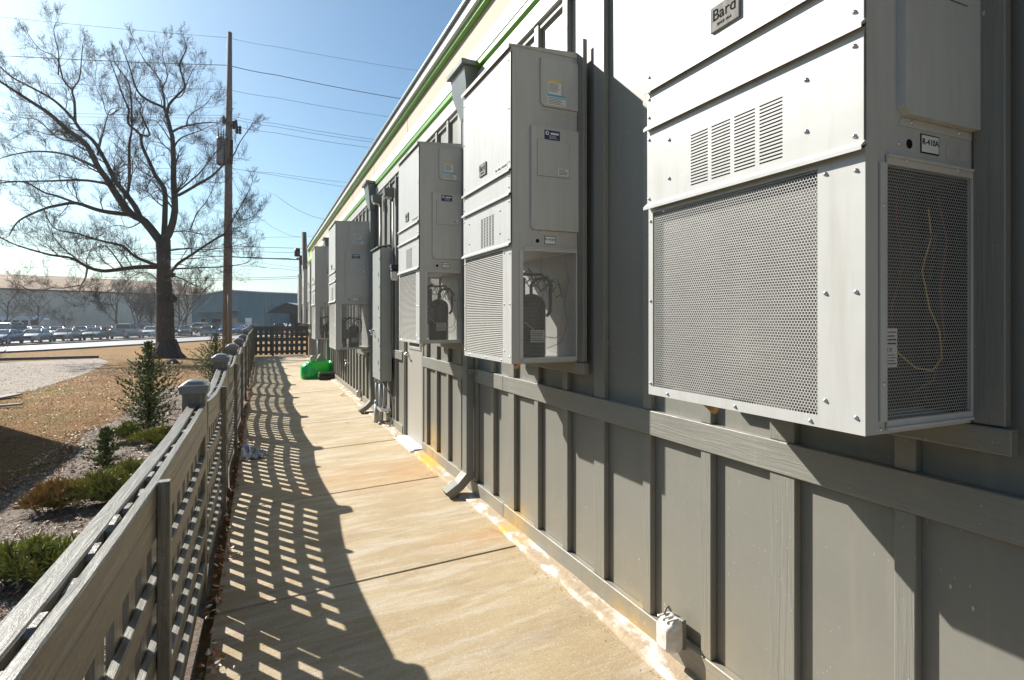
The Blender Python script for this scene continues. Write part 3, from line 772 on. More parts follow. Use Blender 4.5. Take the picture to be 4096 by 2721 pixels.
    m=MB(); m.tube([(cx,cy,.40),(cx,cy,.46),(cx+.03,cy,.50),(cx+.10,cy-.02,.51),(cx+.125,cy-.02,.48),(cx+.125,cy-.02,.30),(cx+.10,cy-.02,.27)],.011,8)
    m.tube([(cx-.2,cy-.05,.52),(cx-.08,cy-.06,.525),(cx+.05,cy-.05,.53),(cx+.11,cy+.02,.50)],.009,8)
    m.tube([(cx-.18,cy+.12,.10),(cx-.17,cy+.10,.30),(cx-.15,cy+.06,.48),(cx-.05,cy+.05,.55)],.012,8)
    m.build('refrigerant_pipe',M_pipe,o,local=True)
    m=MB()
    for q in range(4):
        r=random.Random(q+5); x=sx0+.05; pts=[]
        for i in range(9): pts.append((x+i*(.03),.04+.03*math.sin(i*.9+q)+.02*q,.50+.05*math.cos(i*1.1+q*1.7)-.01*i))
        m.tube(pts,.0032,5)
    m.build('wiring',M_black,o,local=True)
    m=MB(); m.tube([(sx0+.02,.022,.235),(sx0+.08,.02,.19),(sx0+.15,.02,.150),(sx0+.22,.02,.14),(sx0+.265,.022,.17),(sx0+.27,.03,.24),(sx0+.245,.04,.30),(sx0+.23,.05,.40),(sx0+.27,.05,.49),(sx0+.24,.04,.56)],.0028 if variant!=1 else .0019,6)
    m.build('yellow_wire',M_yel,o,local=True)
    m=MB(); m.tube([(sx0+.16,.07,.62),(sx0+.14,.06,.52),(sx0+.17,.06,.42),(sx0+.12,.06,.30),(sx0+.15,.07,.2)],.002,6); m.tube([(sx0+.30,.05,.6),(sx0+.32,.04,.48),(sx0+.29,.04,.35),(sx0+.31,.04,.22),(sx0+.26,.04,.11),(sx0+.18,.05,.08)],.002,6)
    m.build('red_wire',M_red,o,local=True)
    if variant==1:
        m=MB(); m.box(sx0+.01,sx0+.075,.018,.020,.155,.25); lab=m.build('data_label',[M_label],o,local=True)
        MX=Matrix.Translation((sx0+.034,.0172,.197))@Matrix.Rotation(R(90),4,'X')
        text_part('label_text','OFLV',.016,M_ink,lab,MX)
        m=MB(); textlines(m,lambda u,v:(u,.0174,v),sx0+.015,sx0+.07,.16,.188,4,0); textlines(m,lambda u,v:(u,.0174,v),sx0+.015,sx0+.07,.208,.245,4,0); m.build('label_lines',M_ink,lab,local=True)
    else:
        m=MB(); m.box(sx0-.01,sx0+.075,.05,.11,.20,.33); m.box(sx0+.02,sx0+.09,.16,.22,.34,.50); m.build('control_box',M_black,o,local=True)
    m=MB(); m.cyl((cx-.13,cy+.2,.02),(cx-.13,cy+.2,.29),.035,12); m.build('accumulator',M_black,o,local=True)
    # covers on the near side
    def cover(xa,xb,z0,z1,p,name,mat=M_unit2):
        m=MB(); ch=.018
        m.prism([(xa,z0+ch),(xa+ch,z0),(xb,z0),(xb,z1),(xa,z1)],-p,-.0002,'y')
        m.prism([(xa+.004,z0-.022),(xb-.004,z0-.022),(xb,z0-.001),(xa+ch,z0-.001)],-.002,-.0002,'y')
        return m.build(name,mat,o,local=True)
    s=D/.48
    c2=cover(.125*s,.468*s,.762*sz,1.352*sz,.022,'service_cover')
    c1=cover(.195*s,.470*s,1.475*sz,1.75*sz,.016,'disconnect_cover')
    m=MB(); a,b,c,d=.165*s,.395*s,1.07*sz,1.275*sz
    m.box(a,b,-.0245,-.0222,c,d); m.box(a,b,-.026,-.0245,d,d+.004)
    ad=m.build('access_door',M_unit2,c2,local=True)
    m=MB(); m.box(a-.0015,b+.0015,-.0232,-.0222,c-.0015,d+.0015); m.build('door_gap',M_dark,c2,local=True)
    m=MB(); a2,b2,c_,d_=.215*s,.325*s,1.281*sz,1.335*sz; m.box(a2,b2,-.0234,-.0222,c_,d_); textlines(m,lambda u,v:(u,-.0237,v),a2+.03,b2-.008,c_+.006,d_-.028,3,1,.3)
    m.add([(a2+.04,-.0237,d_-.024),(b2-.008,-.0237,d_-.024),(b2-.008,-.0237,d_-.012),(a2+.04,-.0237,d_-.012)],[(0,1,2,3)],1); m.lathe((a2+.018,-.0234,(c_+d_)/2+.01),[(.012,-.0002),(.008,-.0003),(.006,-.0002)],10,1,False,'y')
    m.build('service_sticker',[M_navy,M_label],c2,local=True)
    m=MB(); m.box(.31*s,.385*s,-.0262,-.0246,1.082*sz,1.118*sz); textlines(m,lambda u,v:(u,-.0265,v),.315*s,.38*s,1.085*sz,1.115*sz,4,1,.4); m.build('door_label',[M_label,M_ink],ad,local=True)
    m=MB(); a3,b3,z3,z4=.246*s,.338*s,1.548*sz,1.628*sz
    m.box(a3,b3,-.0175,-.0162,z3,z4); textlines(m,lambda u,v:(u,-.0178,v),a3+.004,b3-.004,z3+.012,z4-.015,8,1,.3); m.box(a3,b3,-.0178,-.0175,z4-.011,z4,2)
    m.build('warning_label',[M_label,M_ink,M_lyel],c1,local=True)
    m=MB(); a3,b3,z3,z4=.240*s,.370*s,1.485*sz,1.545*sz
    m.box(a3,b3,-.0175,-.0162,z3,z4); textlines(m,lambda u,v:(u,-.0178,v),a3+.004,b3-.004,z3+.004,z4-.013,5,1,.3); m.box(a3,b3,-.0178,-.0175,z4-.010,z4,2)
    m.build('instruction_label',[M_label,M_ink,M_lblue],c1,local=True)
    # refrigerant label
    lx0,lx1,lz0,lz1=.226*s,.308*s,.684*sz,.731*sz
    m=MB(); m.box(lx0,lx1,-.002,-.0003,lz0,lz1); m.box(lx0+.003,lx1-.003,-.0026,-.002,lz0+.003,lz1-.003,1)
    rl=m.build('refrigerant_label',[M_ink,M_label],o,local=True)
    text_part('label_text','R-410A',.0215,M_ink,rl,Matrix.Translation(((lx0+lx1)/2,-.003,(lz0+lz1)/2+.004))@Matrix.Rotation(R(90),4,'X'))
    m=MB(); m.lathe((.179*s,-.0003,.70*sz),[(.0001,-.001),(.011,-.001),(.012,0)],14,0,False,'y'); m.build('grommet_hole',M_ink,o,local=True)
    m=MB()
    for kx in (.362*s,.425*s): m.lathe((kx,-.0002,.70*sz),[(.021,-.0008),(.019,-.0012),(.0185,-.0002)],18,0,False,'y')
    m.build('knockout_ring',M_unit2,o,local=True)
    # badge and name label on the front
    by,bz=.365*W/.8,1.152*sz
    m=MB(); m.bev(-.014,-.0062,by,by+.115,bz,bz+.078,.0015); bd=m.build('badge',M_badge,o,local=True)
    MF=lambda y,z,x=-.0145:Matrix.Translation((x,y,z))@Matrix.Rotation(R(-90),4,'Z')@Matrix.Rotation(R(90),4,'X')
    text_part('badge_text','Bard',.050,M_ink,bd,MF(by+.0575,bz+.047)); text_part('badge_text','SINCE 1914',.0115,M_ink,bd,MF(by+.0575,bz+.016))
    m=MB(); m.box(-.0072,-.0062,.045,.225,1.112*sz,1.146*sz); wl=m.build('name_label',M_hex,o,local=True)
    text_part('label_text','The WALL-MOUNT',.0205,M_ink,wl,MF(.135,1.129*sz,-.0076))
    # screws
    m=o
    for z in (zc-.05,zc*.5,.04,zc+.03,zb-.04,zb+.04,za-.03,za+.05,(za+H)/2,H-.08):
        xo=0 if z<zc else -.006
        screw(m,xo,.022,z,'x'); screw(m,xo,W-.012,z,'x')
    for z in (zc-.04,zc*.5,.07): screw(m,0,gy0-.022,z,'x')
    for y in (gy0+.02,gy0+.27,gy1-.08): screw(m,0,y,.013,'x')
    for y,z in ((.15,zb-.07),(.15,zc+.08),(W-.12,zb-.07),(W-.12,zc+.08)): screw(m,-.006,y,z,'x',.006)
    for x,z in ((sx0-.014,sz1-.1),(sx0-.014,.12),(sx0+.07,sz1+.014),(sx0+.28,sz1+.014),(sx0+.07,.015),(sx0+.28,.015)): screw(m,x,-.0062,z,'y',.0048)
    for x,z in ((.06*s,.012),(.135*s,.695*sz),(.11*s,1.31*sz),(.185*s,.752*sz),(.40*s,.752*sz),(.26*s,1.463*sz),(.40*s,1.463*sz),(.06*s,H-.02)): screw(m,x,-.002 if z<.76*sz and z>.74*sz else -.0002,z,'y',.0048)
    if variant!=1:
        m=MB(); m.box(-.0225,-.0219,W*.42,W*.55,H-.012,H-.004); m.build('hood_slot',M_dark,o,local=True)
    # timber shims under the cabinet
    sy=.52 if variant==1 else .03
    if variant==1:
        m=MB(); m.box(.060,D-.012,.135,.139,.02,zc-.03); m.box(D-.012,D-.006,.01,.135,.02,zc-.03); m.box(.056,.060,.01,.135,.02,zc-.03); m.box(.061,D-.013,.01,.134,zc-.034,zc-.030); m.build('interior_shade_liner',M_black,o,local=True)  # black liner added so the inside behind the side grille stays dark
    m=MB(); m.add([(.05,sy,-.002),(.075,sy,-.002),(.08,sy+.07,-.002),(.055,sy+.07,-.002),(.03,sy,-.028),(.05,sy,-.032),(.08,sy+.07,-.01),(.055,sy+.07,-.01)],[(0,1,2,3),(4,7,6,5),(0,4,5,1),(1,5,6,2),(2,6,7,3),(3,7,4,0)]); m.build('wood_shim',M_wood,o,local=True)
    return o
XF=1.2815
GRP='wall mounted air conditioners along the building'
u1=make_unit(.80,XW-.046-XF,1.79,'closest pale grey wall air conditioner with wide vent slots and honeycomb grilles',GRP,1,(XF,small[0][0],small[0][2]))
u2=make_unit(.80,XW-.046-XF,1.79,'second closest wall air conditioner, nearer side of the square downspout, full height visible',GRP,2,(XF,small[1][0],small[1][2]))
labs=['third wall air conditioner, hanging beside the beige door below the wall lights',
      'small wall air conditioner just beyond the two tall units','second farthest wall air conditioner near the far end of the building','last wall air conditioner at the far end of the building']
for (y0,y1,z),l in zip(small[2:],labs):
    c=copy_tree(u2); c.location=(XF if y0<10 else XF,y0,z); c['label']=l
XB=1.139
b1=make_unit(1.0,XW-.046-XB,2.155,'tall wall air conditioner with an open looking side grille next to the electrical cabinet',GRP,3,(XB,big[0][0],big[0][2]))
c=copy_tree(b1); c.location=(XB,big[1][0],big[1][2]); c['label']='tall wall air conditioner hanging above the green plastic tub'
# ------------------------------------------------------------------ lattice fence along the walkway
CY=[3.95+2.44*k for k in range(10)]
FEND=27.3
def top_at(y):
    if y<=CY[0]:
        P=[(-3,1.20),(-1.2,1.115),(.94,1.10),(1.36,1.083),(2.25,1.062),(3.1,1.058),(3.95,1.075)]
        for (a,za),(b,zb) in zip(P,P[1:]):
            if y<=b: return za+(zb-za)*(y-a)/(b-a)
    k=(y-CY[0])/2.44; t=k-math.floor(k)
    s=min(1,max(0,(y-14.2)/2.4)); s=s*s*(3-2*s)
    return (1.105-.028*(k<1))-(.075 if y<15 else .05)*math.sin(math.pi*t)+.09*s+(.028*t if k<1 else 0)
fen=thing('lattice_fence',(-.37,-1.2,-.1),'weathered grey lattice fence with capped posts and scalloped top along the walkway','fence')
def ribbon(mb,x0,x1,ya,yb,h0,h1,step=.16,mi=0,wob=0.0):
    n=max(1,int(round((yb-ya)/step))); vs=[]
    for i in range(n+1):
        y=ya+(yb-ya)*i/n; t=top_at(y); j=wob*math.sin(y*3.1+x0*50)
        vs+=[(x0+j,y,t+h0),(x1+j,y,t+h0),(x1+j,y,t+h1-.004),(x1-.004+j,y,t+h1),(x0+.004+j,y,t+h1),(x0+j,y,t+h1-.004)]
    fs=[(6*i+k,6*i+(k+1)%6,6*i+6+(k+1)%6,6*i+6+k) for i in range(n) for k in range(6)]
    fs+= [(5,4,3,2,1,0),tuple(6*n+k for k in range(6))]
    mb.add(vs,[f[::-1] for f in fs],mi)
bays=[(-1.2,CY[0]-.07)]+[(a+.07,b-.07) for a,b in zip(CY,CY[1:])]+[(CY[-1]+.07,FEND)]
for bi,(ya,yb) in enumerate(bays):
    rr=random.Random(bi+3)
    pk=MB(); y=ya+.03
    while y<yb-.05:
        t=top_at(y+.04); w=.088+rr.uniform(-.004,.004); tz=t-.006+rr.uniform(-.012,.012)
        x0=-.3545+rr.uniform(-.001,.001); jl=rr.uniform(-.004,.004)
        # slightly clipped picket tops
        c=.012
        pk.add([(x0,y,-.07),(x0+.018,y,-.07),(x0+.018,y+w,-.07),(x0,y+w,-.07),(x0,y,tz-c),(x0+.018,y,tz-c),(x0+.018,y+w+jl*.2,tz-c),(x0,y+w,tz-c),(x0+.003,y+c,tz),(x0+.015,y+c,tz),(x0+.015,y+w-c,tz+jl),(x0+.003,y+w-c,tz+jl)],
           [(0,3,2,1),(0,1,5,4),(1,2,6,5),(2,3,7,6),(3,0,4,7),(4,5,9,8),(5,6,10,9),(6,7,11,10),(7,4,8,11),(8,9,10,11)])
        y+=.178+rr.uniform(-.006,.006)
    panel=pk.build('lattice_panel',M_fv,fen)
    mb=MB(); ribbon(mb,-.405,-.3552,ya,yb,-.092,0.0,wob=.002); mb.build('outer_top_rail',M_fh,panel)
    mb=MB(); ribbon(mb,-.3355,-.307,ya,yb,-.075,.002,wob=.002); ribbon(mb,-.3355,-.3075,ya+.001,yb-.001,-.168,-.079,wob=.001); mb.build('inner_top_rail',M_fh,panel)
    h=-.168
    for k in range(4):
        h-=.146
        a,b=ya+.001*k,yb-.001*k
        mb=MB(); ribbon(mb,-.3355,-.309+.001*k,a,b,h-.068,h); mb.build('cross_rail',M_fh,panel); h-=.068
    mb=MB(); ribbon(mb,-.400,-.3552,ya,yb,-1.10,-1.03); mb.build('outer_bottom_rail',M_fh,panel)
    mid=(2.10 if bi==0 else (ya+yb)/2+.1)
    for yy in ([mid] if bi else [mid]):
        mb=MB(); t=top_at(yy); mb.bev(-.3055,-.268,yy,yy+.042,-.08,t+.008,.003); mb.build('stiffener_post',M_fv,fen)
for i,y in enumerate(CY):
    z=(1.205 if i else 1.188)+(.09 if y>15.5 else 0)
    mb=MB(); mb.bev(-.435,-.31,y-.064,y+.064,-.15,z,.004); p=mb.build('post',M_fv,fen)
    m=MB(); xc=-.3725
    rings=[(.076,z-.047),(.078,z-.044),(.080,z-.006),(.081,z-.001),(.077,z+.003),(.070,z+.007),(.048,z+.026),(.026,z+.036),(.010,z+.038)]
    vs=[]; K=28
    for ri,(rr_,zz) in enumerate(rings):
        e=.14 if ri<5 else (.2 if ri<6 else (.35 if ri<7 else .8))
        for k in range(K):
            a=2*math.pi*(k+.5)/K; ca,sa=math.cos(a),math.sin(a)
            vs.append((xc+rr_*math.copysign(abs(ca)**e,ca),y+rr_*math.copysign(abs(sa)**e,sa),zz))
    fs=[(r*K+k,r*K+(k+1)%K,(r+1)*K+(k+1)%K,(r+1)*K+k) for r in range(len(rings)-1) for k in range(K)]
    m.add(vs,fs,0,False); m.add([vs[(len(rings)-1)*K+k] for k in range(K)],[list(range(K))]); m.add([vs[k] for k in range(K)],[list(range(K))[::-1]])
    m.build('post_cap',M_cap,p)
# cross fence closing the far end
ff=thing('end_fence',(.8,27.42,-.1),'dark lattice fence panel closing the far end of the walkway','fence')
mb=MB(); x=-.30; rr=random.Random(5)
while x<1.78:
    mb.bev(x,x+.135,27.40,27.425,-.05,1.17,.003); x+=.205+rr.uniform(-.015,.02)
pn=mb.build('lattice_panel',M_fv,ff)
mb=MB()
for z0,z1 in ((.02,.14),(.30,.44),(.55,.72),(.84,.93)): mb.bev(-.34,1.9,27.372,27.399,z0,z1,.003)
mb.build('cross_rail',M_fx,pn)
mb=MB(); mb.bev(-.36,1.92,27.352,27.371,1.03,1.19,.003); mb.bev(-.36,1.94,27.34,27.44,1.192,1.235,.004); mb.build('top_rail',M_fx,pn)
for x in (.42,1.86):
    mb=MB(); mb.bev(x,x+.10,27.30,27.339,-.1,1.19,.004); mb.build('post',M_fv,ff)
# ------------------------------------------------------------------ big bare oak
TD=31.0
def ptd(px,py,dd=0.0): return at(px,py,TD+dd)
def smooth(pts,k=3):
    P=[Vector(p) for p in pts]; out=[]
    for i in range(len(P)-1):
        a=P[max(i-1,0)];b=P[i];c=P[i+1];d=P[min(i+2,len(P)-1)]
        for j in range(k):
            t=j/k; out.append(.5*((2*b)+(c-a)*t+(2*a-5*b+4*c-d)*t*t+(3*b-a-3*c+d)*t**3))
    out.append(P[-1]); return out
tr=random.Random(11)
tree=thing('bare_oak_tree',tuple(at(668,1415,TD)),'huge leafless oak with wide spreading limbs standing on the brown lawn','tree')
base=at(668,1415,TD); gzz=gz(base.x,base.y)
tm=MB()
trunk=[at(668,1440,TD),at(668,1408,TD),at(664,1385,TD),at(661,1340,TD),at(660,1260,TD),at(658,1180,TD),at(655,1110,TD),at(655,1050,TD),at(654,1000,TD),at(652,960,TD)]
tr_r=[.80,.64,.50,.46,.43,.41,.36,.33,.35,.37]
tp=smooth(trunk,4); rr=[]
for i in range(len(tp)):
    f=i/4; a=int(min(f,8)); rr.append(tr_r[a]+(tr_r[min(a+1,9)]-tr_r[a])*(f-a)+tr.uniform(-.012,.012))
tm.tube(tp,rr,18)
for a in range(7):
    an=a*.9+.3; b=tp[3]; tm.tube([b+Vector((math.cos(an)*.95,math.sin(an)*.95,-.35)),b+Vector((math.cos(an)*.55,math.sin(an)*.55,.0)),b+Vector((math.cos(an)*.36,math.sin(an)*.36,.8))],[.10,.18,.10],7)
for px,py,r in ((695,1195,.2),(640,1130,.14),(690,1100,.16)):
    c=at(px,py,TD-.1); tm.lathe((c.x,c.y,c.z),[(.02,-r),(r*.8,-r*.5),(r,0),(r*.7,r*.6),(.02,r)],9)
tm.build('trunk',M_bark,tree)
br=MB(); lim=MB(); UP=Vector((0,0,1))
NB=[0]
def twig(p,dirv,L,r,lev):
    n=4 if lev<3 else 3
    if lev==4: n=2
    pts=[p]; d=dirv.normalized(); q=p.copy()
    for i in range(n):
        d=(d+Vector((tr.gauss(0,.17),tr.gauss(0,.17),tr.gauss(0,.15)+.10))).normalized()
        q=q+d*L/n; pts.append(q.copy())
    (br if lev>1 else lim).tube(pts,[max(.0035,r*(1-.72*i/n)) for i in range(n+1)],4 if lev<2 else 3,0,False)
    NB[0]+=1
    if lev>=4: return
    k={1:6,2:5,3:4}[lev]
    for i in range(k):
        t=.18+.82*(i+tr.random()*.7)/k; f=t*n; a=min(int(f),n-1); b=pts[a].lerp(pts[a+1],f-a)
        dd=(pts[a+1]-pts[a]).normalized(); s=dd.orthogonal().normalized(); s.rotate(Matrix.Rotation(tr.uniform(0,6.28),3,dd))
        nd=dd*math.cos(R(42))+s*math.sin(R(42)); nd.z+=.12
        twig(b,nd,L*tr.uniform(.42,.62),max(.0035,r*.5),lev+1)
def limb(pts,r0,r1,dep=0.0,sp=.60,tw=1.7,start=.12):
    r0*=.80; r1*=.8
    n=len(pts); P=[]
    for i,(px,py) in enumerate(pts):
        t=i/(n-1); P.append(at(px,py,TD+dep*t+ (tr.uniform(-.12,.12) if 0<i else 0)))
    S=smooth(P,3); m=len(S)-1
    lim.tube(S,[r0+(r1-r0)*(i/m)**.8 for i in range(m+1)],9 if r0>.12 else 6,0,True)
    ln=[0]
    for a,b in zip(S,S[1:]): ln.append(ln[-1]+(b-a).length)
    tot=ln[-1]; x=tot*start+tr.random()*sp
    while x<tot:
        i=max(k for k in range(m) if ln[k]<=x); f=(x-ln[i])/max(1e-6,ln[i+1]-ln[i]); p=S[i].lerp(S[i+1],f)
        dd=(S[i+1]-S[i]).normalized(); s=dd.orthogonal().normalized(); s.rotate(Matrix.Rotation(tr.uniform(0,6.28),3,dd))
        nd=dd*.62+s*.75+UP*.12; t=x/tot
        twig(p,nd,tw*tr.uniform(.6,1.15)*(1-.5*t),max(.010,(r0+(r1-r0)*t)*.30),1)
        x+=sp*tr.uniform(.6,1.4)
    twig(S[-1],(S[-1]-S[-2]),tw*.4,r1*.9,1)
L=limb
L([(648,975),(578,886),(522,854),(466,779),(429,719),(391,666),(345,578),(261,513),(200,457),(130,410),(60,365),(0,326),(-70,290)],.30,.05,-3)
L([(560,870),(540,826),(503,775),(457,719),(447,694),(401,606),(370,560),(321,517),(289,471),(233,415),(186,382),(116,345),(50,310),(0,266),(-50,215)],.20,.04,2)
L([(300,485),(298,405),(289,359),(317,317),(326,233),(332,170)],.10,.02,3)
L([(289,359),(252,317),(228,233),(158,196),(116,140)],.07,.015,1)
L([(233,300),(235,215),(215,120),(232,80)],.05,.012,0)
L([(522,858),(438,849),(382,837),(303,812),(233,821),(177,835),(93,872),(60,900),(37,942)],.17,.03,-4)
L([(303,812),(228,784),(177,770),(103,730),(10,723),(-40,700)],.09,.02,-5)
L([(429,735),(350,722),(280,721),(200,724),(112,725),(20,730),(-60,740)],.11,.03,1)
L([(395,675),(298,629),(224,610),(130,606),(47,620),(-20,640)],.12,.03,4)
L([(335,580),(300,560),(240,520),(200,540),(120,520),(40,560)],.07,.015,2)
L([(300,565),(230,550),(150,480),(80,470),(0,450)],.06,.015,4)
L([(640,1068),(559,1068),(494,1075),(419,1084),(363,1073),(335,1059),(280,1031),(210,1021),(140,1003),(65,980),(0,950)],.17,.03,-5,.7,2.0)
L([(350,1062),(342,1110),(321,1147),(326,1172),(373,1203),(410,1215)],.075,.015,-5,.5,1.5)
L([(326,1140),(252,1152),(205,1152),(130,1165),(60,1130)],.05,.012,-5,.5,1.6)
L([(640,1066),(596,1050),(540,1026),(489,984),(419,967),(360,950),(303,933),(219,914),(177,844)],.13,.02,-6,.6,2.0)
L([(490,1070),(470,1040),(430,990),(400,985),(330,1010)],.07,.015,-6,.5,1.6)
L([(340,1062),(285,1020),(230,970),(190,900)],.06,.015,-6,.5,1.8)
L([(655,965),(660,840),(657,756),(620,700),(606,666),(568,582),(559,536),(513,494),(515,440),(490,380),(470,320),(440,240)],.20,.03,3)
L([(503,790),(517,727),(517,582),(527,513),(524,396),(513,326),(466,261),(447,205)],.13,.02,5)
L([(540,826),(500,740),(522,728),(530,640),(500,590)],.07,.02,4)
L([(390,620),(420,500),(440,440),(480,430)],.07,.015,4)
L([(559,536),(600,540),(560,450),(565,420),(540,380),(560,320)],.08,.015,0)
L([(470,440),(430,460),(410,400),(380,330),(390,250)],.05,.012,5)
L([(658,960),(680,924),(699,840),(694,728),(694,652),(690,559),(680,513),(666,457),(652,429),(600,405),(550,364),(522,280),(500,220)],.27,.03,0)
L([(666,470),(676,419),(718,373),(740,340),(718,261),(745,200),(740,170)],.11,.02,-2)
L([(657,435),(657,401),(648,354),(629,303),(573,233),(531,149)],.10,.015,2)
L([(700,390),(730,380),(760,300),(790,260)],.05,.012,-3)
L([(650,350),(670,300),(650,220),(660,160)],.05,.012,2)
L([(690,527),(727,508),(792,494),(850,490),(895,500)],.09,.02,-2)
L([(745,505),(760,460),(820,420),(850,380)],.05,.012,-2)
L([(699,583),(727,550),(802,522),(850,500)],.07,.015,2)
L([(680,560),(640,500),(610,480),(560,500)],.05,.015,3)
L([(698,779),(718,779),(792,737),(853,700),(895,657),(932,624),(960,568),(1006,503)],.12,.02,-4)
L([(705,770),(790,700),(840,640),(870,600)],.07,.015,-1)
L([(655,1092),(685,1087),(713,1054),(769,1017),(853,961),(899,933),(927,886),(969,812),(1002,751)],.13,.02,-5,.55,1.9)
L([(700,1075),(746,1073),(820,1070),(895,1066),(975,1055),(1000,1040)],.07,.015,-4,.5,1.7)
L([(670,1003),(746,994),(790,998),(839,998),(930,985),(1000,970)],.07,.015,-2,.5,1.7)
L([(680,940),(694,928),(746,924),(800,935),(890,938)],.06,.015,2,.5,1.7)
L([(680,1100),(727,1115),(783,1143),(830,1160)],.06,.012,-4,.5,1.4)
L([(760,920),(790,850),(830,800),(860,730)],.05,.012,0)
L([(945,850),(975,880),(1020,860)],.03,.01,-5)
L([(640,1130),(590,1090),(540,1100),(480,1140)],.06,.012,3,.5,1.5)
L([(690,800),(640,760),(600,780),(560,800)],.05,.012,5)
L([(575,880),(520,910),(470,900),(400,920)],.06,.012,4)
lim.build('limbs',M_bark,tree); br.build('twigs',M_twig,tree)
# dry stub twigs round the trunk
st=MB()
for i in range(110):
    py=tr.uniform(1100,1320); b=at(660+tr.uniform(-8,8),py,TD); a=tr.uniform(0,6.28); l=tr.uniform(.4,1.4)
    d=Vector((math.cos(a),math.sin(a),tr.uniform(-.25,.3)))
    p1=b+d*.4; p2=p1+d*l*.6+Vector((0,0,tr.uniform(-.1,.1))); p3=p2+d*l*.4+Vector((tr.uniform(-.15,.15),tr.uniform(-.15,.15),.05))
    st.tube([p1,p2,p3],[.012,.008,.004],3,0,False)
st.build('trunk_shoots',M_twig2,tree)

# ------------------------------------------------------------------ smaller bare trees in front of the warehouse
def bare_tree(px,py,d,H,label,group,seed,mat=None,spread=.35,name='bare_tree'):
    rr=random.Random(seed); b=at(px,py,d); gg=-1.25; b.z=gg
    o=thing(name,tuple(b),label,'tree',group); a=MB(); c=MB()
    def go(p,dv,L,r,lev,mb):
        n=3; pts=[p]; q=p.copy(); dv=dv.normalized()
        for i in range(n):
            dv=(dv+Vector((rr.gauss(0,.12),rr.gauss(0,.12),.06))).normalized(); q=q+dv*L/n; pts.append(q.copy())
        mb.tube(pts,[max(.009,r*(1-.6*i/n)) for i in range(n+1)],5 if lev<2 else 3,0,False)
        if lev>=4: return
        for i in range(5 if lev else 7):
            t=.25+.75*(i+rr.random())/(5 if lev else 7); f=min(t,.999)*n; k=int(f); bb=pts[k].lerp(pts[k+1],f-k)
            s=Vector((rr.gauss(0,1),rr.gauss(0,1),rr.gauss(0,.3))).normalized()
            go(bb,dv*.8+s*spread*1.6,L*rr.uniform(.45,.65),r*.45,lev+1,c)
    for q in range(rr.choice([1,2,3])):
        go(b.copy(),Vector((rr.uniform(-.15,.15),rr.uniform(-.15,.15),1)),H*.62,.016*H,0,a)
    a.build('trunk',M_twig2 if mat is None else mat,o); c.build('crown',M_twig2 if mat is None else mat,o)
GT='leafless trees along the warehouse wall'
bare_tree(20,1300,88,9,'dense brushy bare tree at the left end of the warehouse wall',GT,1,M_twig,.5)
bare_tree(148,1300,90,8,'small leafless tree standing behind the white bus',GT,2,M_twig,.5)
bare_tree(255,1300,92,5.5,'low scrubby bare tree between the bus and the pickup, against the warehouse',GT,3,M_twig,.6)
bare_tree(470,1300,95,13,'tall multi-stemmed bare tree against the warehouse left of the oak',GT,4,None,.35)
bare_tree(552,1300,98,9,'slim bare tree close to the left side of the oak trunk',GT,5,None,.45)
bare_tree(600,1300,98,9,'bare tree half hidden behind the oak trunk',GT,6,None,.4)
bare_tree(715,1300,98,12,'tall bare tree just right of the oak trunk',GT,7,None,.35)
bare_tree(745,1300,100,11,'bare tree at the left corner of the blue green building',GT,8,None,.35)
# far wood
wm=MB(); wr=random.Random(4)
for i in range(520):
    px=wr.uniform(560,1500); d=wr.uniform(190,240); p=at(px,1300,d); p.z=-1.25; h=wr.uniform(9,14.5)*(1 if px<1000 else .9)
    for q in range(8):
        t=wr.uniform(.15,.8); a=p+Vector((0,0,h*t)); e=a+Vector((wr.uniform(-2.3,2.3),wr.uniform(-1.5,1.5),h*(1-t)*wr.uniform(.5,1)))
        wm.tube([a,(a+e)/2+Vector((wr.uniform(-.4,.4),0,.3)),e],[.09,.06,.03],3,0,False)
    wm.tube([p,p+Vector((wr.uniform(-.5,.5),0,h*.9))],[.2,.05],4,0,False)
for i in range(900):
    px=wr.uniform(500,1700); d=wr.uniform(195,245); p=at(px,1300,d); p.z=-1.25+wr.uniform(0,6)
    for q in range(3):
        e=p+Vector((wr.uniform(-3,3),wr.uniform(-1,1),wr.uniform(1,4))); wm.tube([p,e],[.12,.04],3,0,False)
wm.build('distant_woods',M_twig2,kind='stuff')

